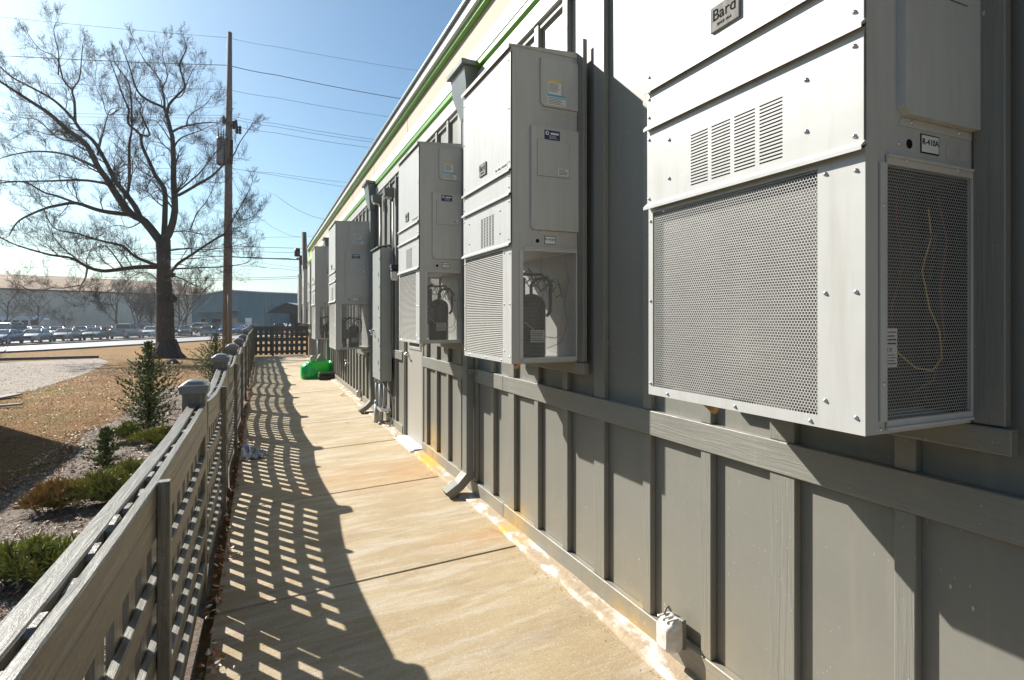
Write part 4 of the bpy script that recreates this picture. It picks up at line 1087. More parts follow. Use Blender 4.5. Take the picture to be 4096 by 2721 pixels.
# ------------------------------------------------------------------ conifers and junipers
def conifer(px,py,d,H,Wd,label,seed,mats,group=None,dens=1.0,name='young_conifer'):
    rr=random.Random(seed); b=at(px,py,d); b.z=gz(b.x,b.y)-.02
    o=thing(name,tuple(b),label,'conifer',group); m=MB(); m.tube([b,b+Vector((.02,.01,H*.5)),b+Vector((0,.02,H*.97))],[.03,.018,.006],6); m.build('trunk',M_twig,o)
    f=MB(); nb=int(190*dens)
    for i in range(nb):
        t=(i+.5)/nb; z=H*(.04+.94*t); a=i*2.399+rr.uniform(-.4,.4)
        prof=min(1,(1-t)**1.15*1.3+.03)*(.55+.45*math.sin(min(1,t*2.6)*1.57))
        Lb=Wd*.5*prof*rr.choice([.45,.7,.9,1.0,1.1,1.35])*rr.uniform(.85,1.15)+.03
        dv=Vector((math.cos(a),math.sin(a),.55+.8*t+rr.uniform(-.2,.2))); 
        p=b+Vector((0,0,z)); ns=max(5,int(Lb/.025))
        for k in range(ns):
            s=(k+.6)/ns; q=p+dv*Lb*s+Vector((rr.gauss(0,.012),rr.gauss(0,.012),rr.gauss(0,.01)-.05*s*s))
            for e in range(4):
                u=Vector((rr.gauss(0,1),rr.gauss(0,1),rr.gauss(.45,.8))).normalized(); tip=q+(dv*.7+u*.95).normalized()*rr.uniform(.025,.055)*(1.15-.4*t)
                w=u.cross(dv); w=(w.normalized() if w.length>1e-3 else Vector((1,0,0)))*rr.uniform(.005,.010)
                f.add([q-w*.5,q+w*.5,q+w+(tip-q)*.5,tip,q-w+(tip-q)*.5],[(0,1,2,3,4)],rr.choices([0,1,2],[5,2,3])[0])
    f.build('foliage',mats,o); return o
conifer(594,1745,8.5,1.42,.82,'young upright conifer in the mulch bed left of the nearest fence post cap',1,[M_needle[0],M_needle[1],M_needle[2]],dens=1.25)
conifer(862,1530,15.2,1.45,1.15,'second upright conifer further back, right of the oak trunk',2,[M_needle[0],M_needle[1],M_needle[2]],dens=1.1)
conifer(422,1884,6.4,.50,.30,'tiny upright conifer seedling beside the spreading junipers',3,[M_needle[0],M_needle[1],M_needle[2]],dens=.45)
def juniper(px,py,d,W_,Dp,H,label,seed,mats,wts=(4,3,3),dens=1.0):
    rr=random.Random(seed); b=at(px,py,d); b.z=gz(b.x,b.y)
    f=MB()
    for i in range(int(150*dens)):
        a=rr.uniform(0,6.28); rad=math.sqrt(rr.random()); tx=math.cos(a)*W_*.5; ty=math.sin(a)*Dp*.5
        q0=b+Vector((rr.uniform(-.1,.1)*W_,rr.uniform(-.1,.1)*Dp,.02)); e=b+Vector((tx*rad,ty*rad,H*(1-.55*rad*rad)*rr.uniform(.55,1.15)))
        n=11
        for k in range(n):
            s=(k+1)/n; q=q0.lerp(e,s); q.z+=.06*math.sin(s*3.1)
            for w in range(4):
                u=Vector((rr.gauss(0,1),rr.gauss(0,1),rr.gauss(.7,.7))).normalized(); tip=q+((e-q0).normalized()*.8+u).normalized()*rr.uniform(.03,.10)
                v=u.orthogonal().normalized()*rr.uniform(.004,.008)
                f.add([q-v*.5,q+v*.5,q+v+(tip-q)*.5,tip,q-v+(tip-q)*.5],[(0,1,2,3,4)],rr.choices([0,1,2],wts)[0])
    base=tuple(b)
    f.at_base('juniper_shrub',mats,base,label=label,cat='shrub',group='low junipers in the mulch bed')
Jm=[M_needle[4],M_needle[1],M_needle[0]]
juniper(508,1760,7.95,.42,.40,.22,'small green juniper at the foot of the young upright conifer',11,Jm,dens=.5)
juniper(640,1775,7.7,.75,.5,.22,'yellow green juniper between the upright conifer and the fence',12,Jm,(6,3,1),.7)
juniper(420,1985,5.3,.85,.5,.27,'broad green spreading juniper against the fence in the middle of the bed',13,Jm,(6,3,1),.85)
juniper(530,1935,5.6,.5,.5,.30,'juniper clump pressed close to the fence rail beside the broad one',16,Jm,(5,3,2),.7)
juniper(225,2020,5.1,.52,.4,.22,'bronze tinged juniper with brown foliage left of the broad green one',14,[M_needle[3],M_needle[1],M_needle[3]],(6,2,2),.9)
juniper(110,2290,3.75,.95,.55,.22,'bright green juniper nearest the camera in the lower left',15,[M_needle[0],M_needle[4],M_needle[1]],(3,5,3),.95)
juniper(-20,1420,27,1.6,1.2,1.3,'bare brushy bush at the left edge beyond the driveway',17,[M_twig,M_twig2,M_twig],(4,3,3),.3)

# ------------------------------------------------------------------ poles and wires
pl=thing('utility_pole',tuple(at(908,1425,33)),'tall wooden utility pole with a transformer, right of the oak','utility pole')
b=at(908,1440,33); t=at(919,130,33)
m=MB(); m.tube([b,b.lerp(t,.35),b.lerp(t,.7),t],[.27,.235,.185,.125],14); m.build('pole_shaft',M_pole,pl)
m=MB(); c=at(883,600,32.9); m.lathe((c.x,c.y,c.z-.9),[(.02,0),(.20,.02),(.235,.08),(.235,1.55),(.20,1.62),(.02,1.66)],16)
for q in (-.12,.02,.14): m.lathe((c.x+q,c.y,c.z+.72),[(.04,0),(.05,.1),(.03,.14),(.045,.2),(.03,.3),(.02,.55)],7)
m.box(c.x+.2,c.x+.6,c.y-.05,c.y+.05,c.z+.2,c.z+.3); m.box(c.x+.2,c.x+.6,c.y-.05,c.y+.05,c.z-.6,c.z-.5)
m.build('transformer',M_tin,pl)
m=MB()
for px,py in ((944,495),(960,520),(948,518),(935,500),(895,480)): c=at(px,py,32.8); m.lathe((c.x,c.y,c.z-.25),[(.03,0),(.09,.05),(.06,.15),(.1,.22),(.06,.32),(.09,.4),(.03,.5)],8)
m.tube([at(908,505,32.9),at(950,500,32.9)],.04,6); m.tube([at(905,495,32.9),at(893,460,32.9)],.035,6); m.tube([at(925,655,32.7),at(927,560,32.7),at(922,620,32.8)],.08,8)
m.build('insulators',M_black,pl)
m=MB()
for i in range(26):
    p=b.lerp(t,.42+.56*i/26); s=-1 if i%2 else 1; rr_=.2-.004*i
    m.cyl(p+Vector((s*rr_*.8*CN,-s*rr_*.8*SN,0)),p+Vector((s*(rr_+.10)*CN,-s*(rr_+.10)*SN,0)),.010,4)
m.build('climbing_pegs',M_steel,pl)
m=MB(); m.tube([at(912,1400,32.7),at(912,1170,32.72)],.03,6); m.build('ground_wire_guard',M_galv,pl)
p2=thing('utility_pole',tuple(at(1206,1300,62)),'short distant utility pole with a dark transformer beside the building corner','utility pole')
m=MB(); b2=at(1207,1330,62); t2=at(1200,1036,62); m.tube([b2,t2],[.2,.15],8); m.build('pole_shaft',M_pole,p2)
m=MB(); c=at(1189,1020,62); m.lathe((c.x,c.y,c.z-.2),[(.02,0),(.3,.05),(.3,.9),(.02,.95)],10); m.tube([at(1185,1035,62),at(1212,1028,62)],.08,6); m.tube([at(1203,1022,62),at(1206,1060,62)],.16,6); m.build('transformer',M_black,p2)
p3=thing('utility_pole',tuple(at(1226,1300,48)),'plain dark timber pole rising just left of the building corner','utility pole')
m=MB(); m.tube([at(1228,1330,48),at(1216,929,48)],[.27,.20],10); m.build('pole_shaft',M_pole,p3)
def wire(pts,ds,r,label,sag=0,group='overhead wires'):
    P=[at(px,py,d) for (px,py),d in zip(pts,ds)]; out=[]
    for a,b in zip(P,P[1:]):
        n=12
        for k in range(n):
            t=k/n; v=a.lerp(b,t); v.z-=sag*4*t*(1-t); out.append(v)
    out.append(P[-1]); base=out[0]
    mb=MB(); mb.tube(out,r,4,0,False)
    mb.at_base('overhead_wire',M_wire,tuple(base),label=label,cat='wire',group=group)
def dpole(y): return 33.0
W=[((-60,62),(0,67),(915,151),(1100,186),(1700,287),.009,'topmost thin overhead wire crossing above the tree crown'),
 ((-60,220),(0,222),(915,261),(1100,299),(1640,401),.020,'thick overhead wire fixed to the pole at its upper third'),
 ((-60,321),(130,329),(915,358),(1100,390),(1590,472),.010,'single thin wire below the thick one, passing the pole'),
 ((-60,445),(0,446),(915,461),(1100,494),(1530,562),.010,'upper wire of the close trio at the insulators'),
 ((-60,459),(0,460),(915,472),(1100,506),(1530,574),.010,'middle wire of the close trio at the insulators'),
 ((-60,490),(0,491),(935,503),(1100,531),(1520,596),.010,'lowest wire of the close trio at the insulators'),
 ((-60,672),(0,672),(915,671),(1100,692),(1430,734),.009,'wire leaving the pole just under the transformer')]
for a0,a,b,c,e,r,lb in W:
    Z=(1272-b[1])/4*33/FPX
    ds=[FPX*Z/((1272-p[1])/4) for p in (a0,a,b,c,e)]
    wire([a0,a,b,c,e],ds,r,lb,.05)
wire([(918,672),(1100,701),(1400,752)],[33,33.6,35],.009,'lower twin of the wire under the transformer, right of the pole')
wire([(922,660),(1100,778),(1330,882)],[33,28,25.5],.009,'service wire slanting down from the pole to the roof',.25)
wire([(925,700),(975,800),(1040,872),(1130,928),(1200,950)],[33,36,42,52,60],.012,'sagging twisted cable dropping from the pole to the distant pole',.1)
lo=[((-60,1003),(620,995),(915,984),(1400,996),.022),((-60,1020),(620,1010),(915,1003),(1400,1013),.018),((-60,1046),(240,1040),(620,1012),(1215,1040),.03),((-60,1073),(330,1058),(620,1040),(915,1021),.03),((-60,1096),(600,1112),(915,1112),(1190,1105),.02),((-60,1108),(600,1120),(915,1120),(1190,1112),.02),((915,1024),(1000,1029),(1150,1034),(1215,1038),.045),((930,950),(1100,948),(1200,945),(1300,940),.012),((930,1060),(1050,1068),(1130,1075),(1200,1080),.014),((930,1040),(1050,1052),(1130,1062),(1200,1070),.010)]
lb=['upper pale cable of the low bundle crossing behind the trunk','second cable of the low bundle crossing behind the trunk','heavy dark cable rising towards the oak trunk from the left','lower heavy cable running behind the oak below the first','upper of two cables just above the warehouse roof','lower of two cables just above the warehouse roof','thickest black cable between the big pole and the small distant pole','thin nearly level wire left of the building corner','faint lower wire between the two poles','thin faint wire under the thickest black cable']
for q,l in zip(lo,lb): wire(q[:4],[58]*4,q[4],l,.05,'low cables along the street')

# ------------------------------------------------------------------ buildings across the street
def blk(o,A,B,dep,z0,z1,name,mat,ribs=None):
    A=Vector(A);B=Vector(B); u=(B-A); u.z=0; L_=u.length; u.normalize(); n=Vector((-u.y,u.x,0))
    if n.dot(Vector((SN,CN,0)))<0: n=-n
    return u,n,L_
wh=thing('warehouse',tuple(rd(-80,115,-1.25)),'long beige metal warehouse with a tan gable roof beyond the car lot','building')
A=rd(-100,92,0); B=rd(-72,140,0); u=(B-A).normalized(); n=Vector((-u.y,u.x,0)); n=n if n.dot(Vector((SN,CN,0)))>0 else -n
EV,RG,G0=5.55+CAMZ,9.3+CAMZ,-1.4
def V(a,s,z): p=A+u*a+n*s; return (p.x,p.y,z)
Lw=(B-A).length
m=MB(); k=0.0
vs=[];cnt=int(Lw/.5)
for i in range(cnt+1):
    for j in (0,1):
        a=min(Lw,(i+.5*j)*.5); s=.0 if (i*2+j)%2 else .07
        vs+=[V(a,s,G0),V(a,s,EV)]
fs=[(2*i,2*i+2,2*i+3,2*i+1) for i in range(len(vs)//2-1)]
m.add(vs,fs); m.add([V(0,0,G0),V(0,40,G0),V(0,40,EV),V(0,20,RG),V(0,0,EV)],[(0,1,2,3,4)]); m.add([V(Lw,0,G0),V(Lw,40,G0),V(Lw,40,EV),V(Lw,20,RG),V(Lw,0,EV)],[(4,3,2,1,0)]); m.add([V(0,40,G0),V(Lw,40,G0),V(Lw,40,EV),V(0,40,EV)],[(0,1,2,3)])
m.build('wall',M_whs,wh)
m=MB(); vs=[]
for i in range(int(Lw/.6)+1):
    a=min(Lw+.3,i*.6-.3)
    for da,h in ((0,0),(.08,.06),(.16,0)):
        vs+=[V(a+da,-.5,EV-.05+h),V(a+da,20,RG+.08+h)]
m.add(vs,[(2*i,2*i+2,2*i+3,2*i+1) for i in range(len(vs)//2-1)]); m.add([V(-.3,40.5,EV-.05),V(Lw+.3,40.5,EV-.05),V(Lw+.3,20,RG+.08),V(-.3,20,RG+.08)],[(0,1,2,3)])
m.build('roof',M_whr,wh)
m=MB(); m.add([V(-.3,-.52,EV-.35),V(Lw,-.52,EV-.35),V(Lw,-.52,EV-.05),V(-.3,-.52,EV-.05),V(-.3,-.3,EV-.35),V(Lw,-.3,EV-.35)],[(0,1,2,3),(0,4,5,1)]); m.build('gutter',M_kerb,wh)
# blue-green workshop
tb=thing('workshop_building',tuple(rd(-55,110,-1.25)),'blue green corrugated steel workshop with an awning, behind the utility pole','building')
A=rd(-67.2,118,0);B=rd(-45.3,103,0);u=(B-A).normalized();n=Vector((-u.y,u.x,0));n=n if n.dot(Vector((SN,CN,0)))>0 else -n
Lw=(B-A).length; E1,PK=4.5+CAMZ,5.55+CAMZ; pk=Lw*.53
def roofz(a): return E1+(PK-E1)*(a/pk) if a<pk else PK+( 4.75+CAMZ-PK)*((a-pk)/(Lw-pk))
m=MB(); vs=[]
for i in range(int(Lw/.4)+1):
    for j in (0,1):
        a=min(Lw,(i+.5*j)*.4); s=0 if j else .08; vs+=[V(a,s,G0),V(a,s,roofz(a))]
m.add(vs,[(2*i,2*i+2,2*i+3,2*i+1) for i in range(len(vs)//2-1)])
vs=[]
for i in range(90):
    for j in (0,1):
        s=min(36,(i+.5*j)*.4); e=0 if j else -.08; vs+=[V(Lw+e,s,G0),V(Lw+e,s,roofz(Lw))]
m.add(vs,[(2*i,2*i+2,2*i+3,2*i+1) for i in range(len(vs)//2-1)])
m.add([V(0,0,G0),V(0,36,G0),V(0,36,E1),V(0,0,E1)],[(0,1,2,3)]); m.add([V(0,36,G0),V(Lw,36,G0),V(Lw,36,roofz(Lw)),V(pk,36,PK),V(0,36,E1)],[(0,1,2,3,4)])
m.build('wall',M_teal,tb)
m=MB(); m.add([V(-.2,-.3,E1+.05),V(pk,-.3,PK+.05),V(pk,36.3,PK+.05),V(-.2,36.3,E1+.05)],[(0,1,2,3)]); m.add([V(pk,-.3,PK+.05),V(Lw+.2,-.3,roofz(Lw)+.05),V(Lw+.2,36.3,roofz(Lw)+.05),V(pk,36.3,PK+.05)],[(0,1,2,3)])
m.add([V(-.2,-.31,E1-.12),V(pk,-.31,PK-.12),V(Lw+.2,-.31,roofz(Lw)-.12),V(Lw+.2,-.31,roofz(Lw)+.05),V(pk,-.31,PK+.05),V(-.2,-.31,E1+.05)],[(0,1,4,5),(1,2,3,4)])
m.add([V(Lw+.21,-.3,roofz(Lw)-.15),V(Lw+.21,36.3,roofz(Lw)-.15),V(Lw+.21,36.3,roofz(Lw)+.05),V(Lw+.21,-.3,roofz(Lw)+.05)],[(0,1,2,3)])
m.build('roof',M_tealr,tb)
def fr(a0,a1,z0,z1,s0,s1,name,mat,par=tb):
    m=MB(); q=[V(a,s,z) for z in (z0,z1) for a,s in ((a0,s0),(a1,s0),(a1,s1),(a0,s1))]
    m.add(q,[(0,3,2,1),(4,5,6,7),(0,1,5,4),(1,2,6,5),(2,3,7,6),(3,0,4,7)]); return m.build(name,mat,par)
fr(.09*Lw,.66*Lw,2.75,2.9,-1.6,-.01,'awning',M_kerb)
fr(.3*Lw,.42*Lw,-1.25,1.4,-.06,-.01,'dark_doorway',M_dark)
for a in (.13,.57): 
    w=fr(a*Lw,(a+.09)*Lw,.5,1.55,-.05,-.01,'window',M_cream); fr((a+.008)*Lw,(a+.082)*Lw,.6,1.45,-.06,-.051,'pane',M_pane,w) if a<.2 else None
fr(.76*Lw,.84*Lw,-1.25,1.6,-.05,-.01,'side_door',M_label)
fr(.5*Lw,.56*Lw,4.0,5.4,-.12,-.02,'wall_sign',M_label)
m=MB(); q=V(Lw-7,14,0); m.box(q[0]-1.2,q[0]+1.2,q[1]-1,q[1]+1,5.2+CAMZ-1.2,7.6); m.build('roof_vent',pm('faded_red_vent',(.3,.12,.1)),tb)
# open dark shed in front of it
sh=thing('open_shed',tuple(at(1135,1300,94)),'dark open sided gabled shed in front of the blue green workshop','shed')
A=rd(*( (268-512)/FPX*92,92),0); B=rd(*((322-512)/FPX*92,92),0); u=(B-A).normalized();n=Vector((-u.y,u.x,0));n=n if n.dot(Vector((SN,CN,0)))>0 else -n; Lw=(B-A).length
ez,pz=1.05+CAMZ,2.45+CAMZ; pk=Lw*.36
m=MB()
for s in (0,9):
    m.add([V(0,s,ez),V(pk,s,pz),V(Lw,s,ez),V(Lw,s,ez-.25),V(0,s,ez-.25)],[(0,1,2,3,4)])
m.add([V(0,.1,ez-.25),V(Lw,.1,ez-.25),V(Lw,9,ez-.25),V(0,9,ez-.25)],[(0,1,2,3)]); m.add([V(0,9,-1.25),V(Lw,9,-1.25),V(Lw,9,ez),V(0,9,ez)],[(0,1,2,3)])
m.build('gable',pm('shed_dark_timber',(.03,.032,.035)),sh)
m=MB(); m.add([V(-.3,-.3,ez+.0),V(pk,-.3,pz+.08),V(pk,9.3,pz+.08),V(-.3,9.3,ez)],[(0,1,2,3)]); m.add([V(pk,-.3,pz+.08),V(Lw+.3,-.3,ez),V(Lw+.3,9.3,ez),V(pk,9.3,pz+.08)],[(0,1,2,3)]); m.build('roof',M_tin,sh)
for a in (.05,.35,.65,.95): fr(a*Lw,a*Lw+.15,-1.25,ez-.26,0,.15,'post',M_kerb,sh)
# off-frame neighbour whose shadow lies on the lawn
sd=thing('storage_shed',(-6.5,9,-.15),'grey metal storage shed standing left of the lawn outside the photograph','shed')
m=MB(); m.box(-8.5,-5.08,3.5,13.55,-.2,3.32); m.build('wall',M_cab,sd)
m=MB(); m.bev(-8.6,-5.03,3.4,13.6,3.325,3.44,.01); m.build('roof',M_roofedge,sd)

# ------------------------------------------------------------------ chain-link fence
cf=thing('chain_link_fence',tuple(rd(-60.6+SL*60,60,-1.25)),'chain link fence with a top rail in front of the parked cars','fence')
def cfp(d,z): return rd(-60.6+SL*d,d,z)
m=MB(); m.tube([cfp(40,.78),cfp(120,.78)],.035,6); m.build('top_rail',M_galv,cf)
for i in range(24):
    m=MB(); d=42+i*3.4; m.tube([cfp(d,g_at(d)),cfp(d,.85)],.035,6); m.build('post',M_galv,cf)
m=MB()
for i in range(260):
    d=42+i*.3; m.tube([cfp(d,-1.2),cfp(d+1.95,.76)],.004,3,0,False); m.tube([cfp(d+1.95,-1.2),cfp(d,.76)],.004,3,0,False)
m.build('wire_mesh',M_galv,cf)

# ------------------------------------------------------------------ cars
def make_car(kind,mat,loc,rz,label,group='cars parked in the lot behind the chain link fence'):
    o=thing('parked_car' if kind!='pickup' else 'parked_pickup',loc,label,{'pickup':'pickup truck','suv':'SUV','van':'van'}.get(kind,'car'),group,rz)
    # side profile along +x = forward; (x, z)
    P={'sedan':dict(L=4.7,w=.90,hood=.92,belt=.98,roof=1.45,xs=(1.25,.55,-.85,-1.55),tail=1.05),
       'hatch':dict(L=4.2,w=.86,hood=.92,belt=.98,roof=1.48,xs=(1.15,.45,-1.25,-1.85),tail=1.0),
       'suv':dict(L=4.8,w=.95,hood=1.12,belt=1.15,roof=1.80,xs=(1.15,.55,-1.95,-2.25),tail=1.15),
       'van':dict(L=5.2,w=.98,hood=1.15,belt=1.2,roof=2.05,xs=(1.7,.9,-2.3,-2.5),tail=1.2),
       'pickup':dict(L=5.7,w=.98,hood=1.18,belt=1.22,roof=1.88,xs=(1.1,.5,-.75,-1.0),tail=1.22)}[kind]
    h=P['L']/2; w=P['w']; X=P['xs']
    st=[(h,.42,.55,.80),(h-.06,.30,.72,.93),(h-.35,.24,P['hood']-.10,.98),(X[0]+.25,.22,P['hood'],1.0),(X[0],.22,P['belt'],1.0),(X[3],.22,P['tail'] if kind!='sedan' else 1.02,1.0),(-h+.35,.25,P['tail']-.02,.98),(-h+.05,.32,P['tail']-.12,.95),(-h,.45,.70,.90)]
    m=MB(); vs=[]
    for x,z0,z1,k in st:
        a=w*k; zm=(z0+z1)*.5
        for y,z in ((-a*.93,z0),(-a,z0+.14*(z1-z0)),(-a,zm+.12),(-a*.93,z1-.03),(-a*.8,z1),(a*.8,z1),(a*.93,z1-.03),(a,zm+.12),(a,z0+.14*(z1-z0)),(a*.93,z0)): vs.append((x,y,z))
    n=10; fs=[(i*n+k,i*n+(k+1)%n,(i+1)*n+(k+1)%n,(i+1)*n+k) for i in range(len(st)-1) for k in range(n)]
    m.add(vs,[f[::-1] for f in fs],0,True); m.add(vs[:n],[list(range(n))]); m.add(vs[-n:],[list(range(n))[::-1]])
    bt,rf=P['belt']-.01,P['roof']; a=w*.90; c=w*.72
    # roof and pillars
    m.add([(X[1],-c,rf-.05),(X[2],-c,rf-.04),(X[2],c,rf-.04),(X[1],c,rf-.05),(X[1]-.1,-c*.9,rf),(X[2]+.1,-c*.9,rf),(X[2]+.1,c*.9,rf),(X[1]-.1,c*.9,rf)],[(4,5,6,7),(0,1,5,4),(1,2,6,5),(2,3,7,6),(3,0,4,7)],0)
    for s in (-1,1):
        for xa,xb in ((X[0],X[1]),(X[3],X[2]),((X[0]+X[3])/2,(X[1]+X[2])/2)):
            m.tube([(xa,s*a,bt),(xb,s*c,rf-.05)],.04,5)
    m.build('body',mat,o,local=True)
    g=MB(); g.add([(X[0],-a,bt),(X[0],a,bt),(X[1],c,rf-.05),(X[1],-c,rf-.05)],[(0,1,2,3)]); g.build('windscreen',M_cglass,o,local=True)
    g=MB(); g.add([(X[3],-a,bt),(X[3],a,bt),(X[2],c,rf-.045),(X[2],-c,rf-.045)],[(3,2,1,0)]); g.build('rear_window',M_cglass,o,local=True)
    for s in (-1,1):
        g=MB(); g.add([(X[0],s*a,bt),(X[3],s*a,bt),(X[2],s*c,rf-.05),(X[1],s*c,rf-.05)],[(0,1,2,3)]); g.build('side_window',M_cglass,o,local=True)
        q=MB(); q.bev(X[0]-.25,X[0]-.08,min(s*(w+.02),s*(w+.17)),max(s*(w+.02),s*(w+.17)),bt,bt+.13,.02); q.build('mirror',mat,o,local=True)
        q=MB(); q.bev(h-.14,h-.015,min(s*w*.52,s*w*.86),max(s*w*.52,s*w*.86),.64,.76,.02); q.build('headlight',M_lamp,o,local=True)
        q=MB(); q.bev(-h-.005,-h+.12,min(s*w*.66,s*w*.92),max(s*w*.66,s*w*.92),.72,.95 if kind!='pickup' else 1.05,.02); q.build('tail_light',M_rlamp,o,local=True)
        for x in (h-.95,-h+.98):
            q=MB(); y=s*(w-.10); q.lathe((x,y-.1,.33),[(.22,0),(.32,.01),(.335,.04),(.335,.17),(.32,.20),(.22,.21)],16,0,True,'y'); wl=q.build('wheel',M_tyre,o,local=True)
            q=MB(); q.lathe((x,s*(w+.005),.33),[(.001,0),(.06,.01),(.21,0),(.22,-.03*s)],12,0,True,'y'); q.build('rim',M_rim,wl,local=True)
    q=MB(); q.bev(h-.10,h+.04,-w*.85,w*.85,.32,.50,.03); q.build('front_bumper',mat,o,local=True)
    q=MB(); q.bev(h-.02,h+.045,-w*.4,w*.4,.52,.68,.01); q.build('grille',M_black,o,local=True)
    q=MB(); q.bev(-h-.05,-h+.1,-w*.88,w*.88,.34,.56,.03); q.build('rear_bumper',M_rim if kind=='pickup' else mat,o,local=True)
    if kind=='pickup':
        q=MB(); q.box(-h+.15,X[3]-.1,-w*.82,w*.82,P['tail']-.001,P['tail']+.012); q.build('cargo_bed',M_black,o,local=True)
    o.scale=(1.1,1.1,1.1)
    return o
def placecar(kind,colname,col,px,d,head,label,dz=0):
    r=(px/4-512)/FPX*d; p=rd(r,d,-1.245+dz)
    hr,hd=math.sin(R(head)),math.cos(R(head))       # heading in (r,d), 0 = away, 180 = towards the camera plane
    wx,wy=hr*CN+hd*SN,hd*CN-hr*SN
    return make_car(kind,paint(colname,col),tuple(p),math.atan2(wy,wx),label)
SIL=('silver',(.30,.31,.32)); WHT=('white',(.55,.55,.55)); GRY=('grey',(.10,.10,.11)); DRK=('dark',(.03,.032,.04)); NAV=('navy_blue',(.03,.06,.16)); RED=('red',(.35,.02,.03)); PNK=('bronze',(.17,.13,.125)); BLU=('blue',(.06,.16,.42)); SLT=('slate',(.05,.055,.065))
placecar('sedan',*NAV,20,62,160,'dark blue sedan at the left edge, first in the front row of parked cars')
placecar('sedan',*SIL,145,66,158,'silver sedan, second from the left in the front row')
placecar('sedan',*PNK,270,70.5,158,'bronze grey sedan, third from the left in the front row')
placecar('sedan',*SLT,385,74.5,158,'slate sedan parked directly left of the silver pickup')
placecar('pickup',*SIL,505,80,-14,'silver pickup seen from behind, left of the oak trunk')
placecar('hatch',*WHT,610,85,165,'small white car peeking out left of the oak trunk')
placecar('sedan',*DRK,742,91,150,'black car with its nose just right of the oak trunk')
placecar('hatch',*SIL,840,91,-12,'silver hatchback seen from behind between the oak and the utility pole')
placecar('sedan',*BLU,965,104,168,'pale blue sedan just right of the utility pole')
placecar('sedan',*SIL,1060,106,150,'silver coupe above the fence post caps')
placecar('suv',*DRK,1118,100,160,'dark wagon partly hidden behind the end fence')
placecar('suv',*RED,1178,92,140,'red SUV at the building corner')
placecar('van',*SLT,40,74,100,'dark van behind the first cars at the left edge')
placecar('hatch',*WHT,140,80,120,'white hatchback roof behind the second sedan')
placecar('sedan',*SIL,225,82,135,'silver sedan in the second row left of centre')
placecar('sedan',*GRY,320,86,140,'grey sedan in the second row')
placecar('sedan',*SIL,362,92,150,'pale sedan roof at the back of the second row')
placecar('sedan',*RED,425,88,145,'dark red sedan behind the pickup tailgate')
placecar('pickup',*BLU,560,96,-14,'blue pickup parked behind the silver pickup')
placecar('suv',*SLT,580,92,-14,'dark SUV between the pickup and the small white car')
placecar('suv',*DRK,830,104,100,'large black SUV behind the silver hatchback')
placecar('sedan',*BLU,905,104,160,'light blue car tucked behind the utility pole')
placecar('sedan',*GRY,705,98,155,'grey car almost hidden behind the oak trunk')
bs=thing('shuttle_bus',tuple(rd((100/4-512)/FPX*95,95,-1.25)),'old white shuttle bus parked behind the cars at the left','bus','','') if False else None
p=rd((98/4-512)/FPX*92,92,-1.25); wx,wy=(1*CN+.25*SN,.25*CN-1*SN)
bus=thing('shuttle_bus',tuple(p),'old white shuttle bus parked behind the cars at the left','bus',None,math.atan2(wy,wx))
m=MB(); m.bev(-3.6,1.6,-1.15,1.15,.5,3.15,.25); m.bev(1.61,3.2,-1.1,1.1,.5,2.85,.3); m.build('body',paint('bus_white',(.62,.64,.66)),bus,local=True)
for x in (1.9,.6,-.6,-1.8,-3.0):
    for s in (-1,1):
        q=MB(); q.box(x-.45,x+.45,min(s*1.152,s*1.165),max(s*1.152,s*1.165),1.7,2.5); q.build('window',M_cglass,bus,local=True)
for x in (-2.3,2.2):
    for s in (-1,1): q=MB(); q.lathe((x,s*1.0,.48),[(.3,-.12),(.46,-.1),(.48,0),(.46,.1),(.3,.12)],14,0,True,'y'); q.build('wheel',M_tyre,bus,local=True)

# ------------------------------------------------------------------ green tub, tool case, litter
gt=thing('green_plastic_tub',tuple(at(1275,1520,14.3)),'crumpled bright green plastic tub standing on the walkway against the wall','tub')
b=Vector((1.12,13.95,slab_z(1.1))); gr=random.Random(2)
def ring(cx,cy,ax,ay,z,n=40,rib=.0,ph=0):
    out=[]
    for k in range(n):
        a=2*math.pi*k/n; e=.55; ca,sa=math.cos(a),math.sin(a); rr_=1+rib*math.sin(a*14+ph)
        out.append((cx+ax*rr_*math.copysign(abs(ca)**e,ca),cy+ay*rr_*math.copysign(abs(sa)**e,sa),z))
    return out
def loft(m,rings,mi=0,cap=True):
    n=len(rings[0]); vs=[v for r_ in rings for v in r_]
    m.add(vs,[(i*n+k,i*n+(k+1)%n,(i+1)*n+(k+1)%n,(i+1)*n+k) for i in range(len(rings)-1) for k in range(n)],mi,True)
    if cap: m.add(rings[-1],[list(range(n))],mi)
m=MB(); cx,cy,z=1.02,14.05,slab_z(.9)
rg=[ring(cx,cy,.19,.22,z,rib=.03),ring(cx,cy,.205,.24,z+.04,rib=.045),ring(cx,cy,.205,.24,z+.30,rib=.05),ring(cx,cy,.185,.22,z+.335,rib=.05)]
rg2=[]
for r_ in rg[3:]: rg2=[(x+gr.uniform(-.012,.012),y+gr.uniform(-.012,.012),q+gr.uniform(-.012,.016)) for x,y,q in r_]
rg[3]=rg2
rg.append([(cx+.05+(x-cx)*.78,cy+(y-cy)*.8,z+.345+.09*(.5+.5*math.sin(x*9))) for x,y,q in rg2])
rg.append([(cx+.07+(x-cx)*.6,cy+(y-cy)*.6,z+.44+gr.uniform(-.012,.012)) for x,y,q in rg2])
loft(m,rg); m.build('ribbed_end',M_greenp,gt)
m=MB(); cx=1.27; rg=[ring(cx,cy,.30,.20,z),ring(cx,cy,.315,.215,z+.03),ring(cx+.005,cy,.325,.22,z+.39),ring(cx+.005,cy,.32,.215,z+.445),ring(cx+.005,cy,.30,.195,z+.44),ring(cx+.005,cy,.29,.185,z+.36)]
loft(m,rg); m.build('smooth_body',M_greenp2,gt)
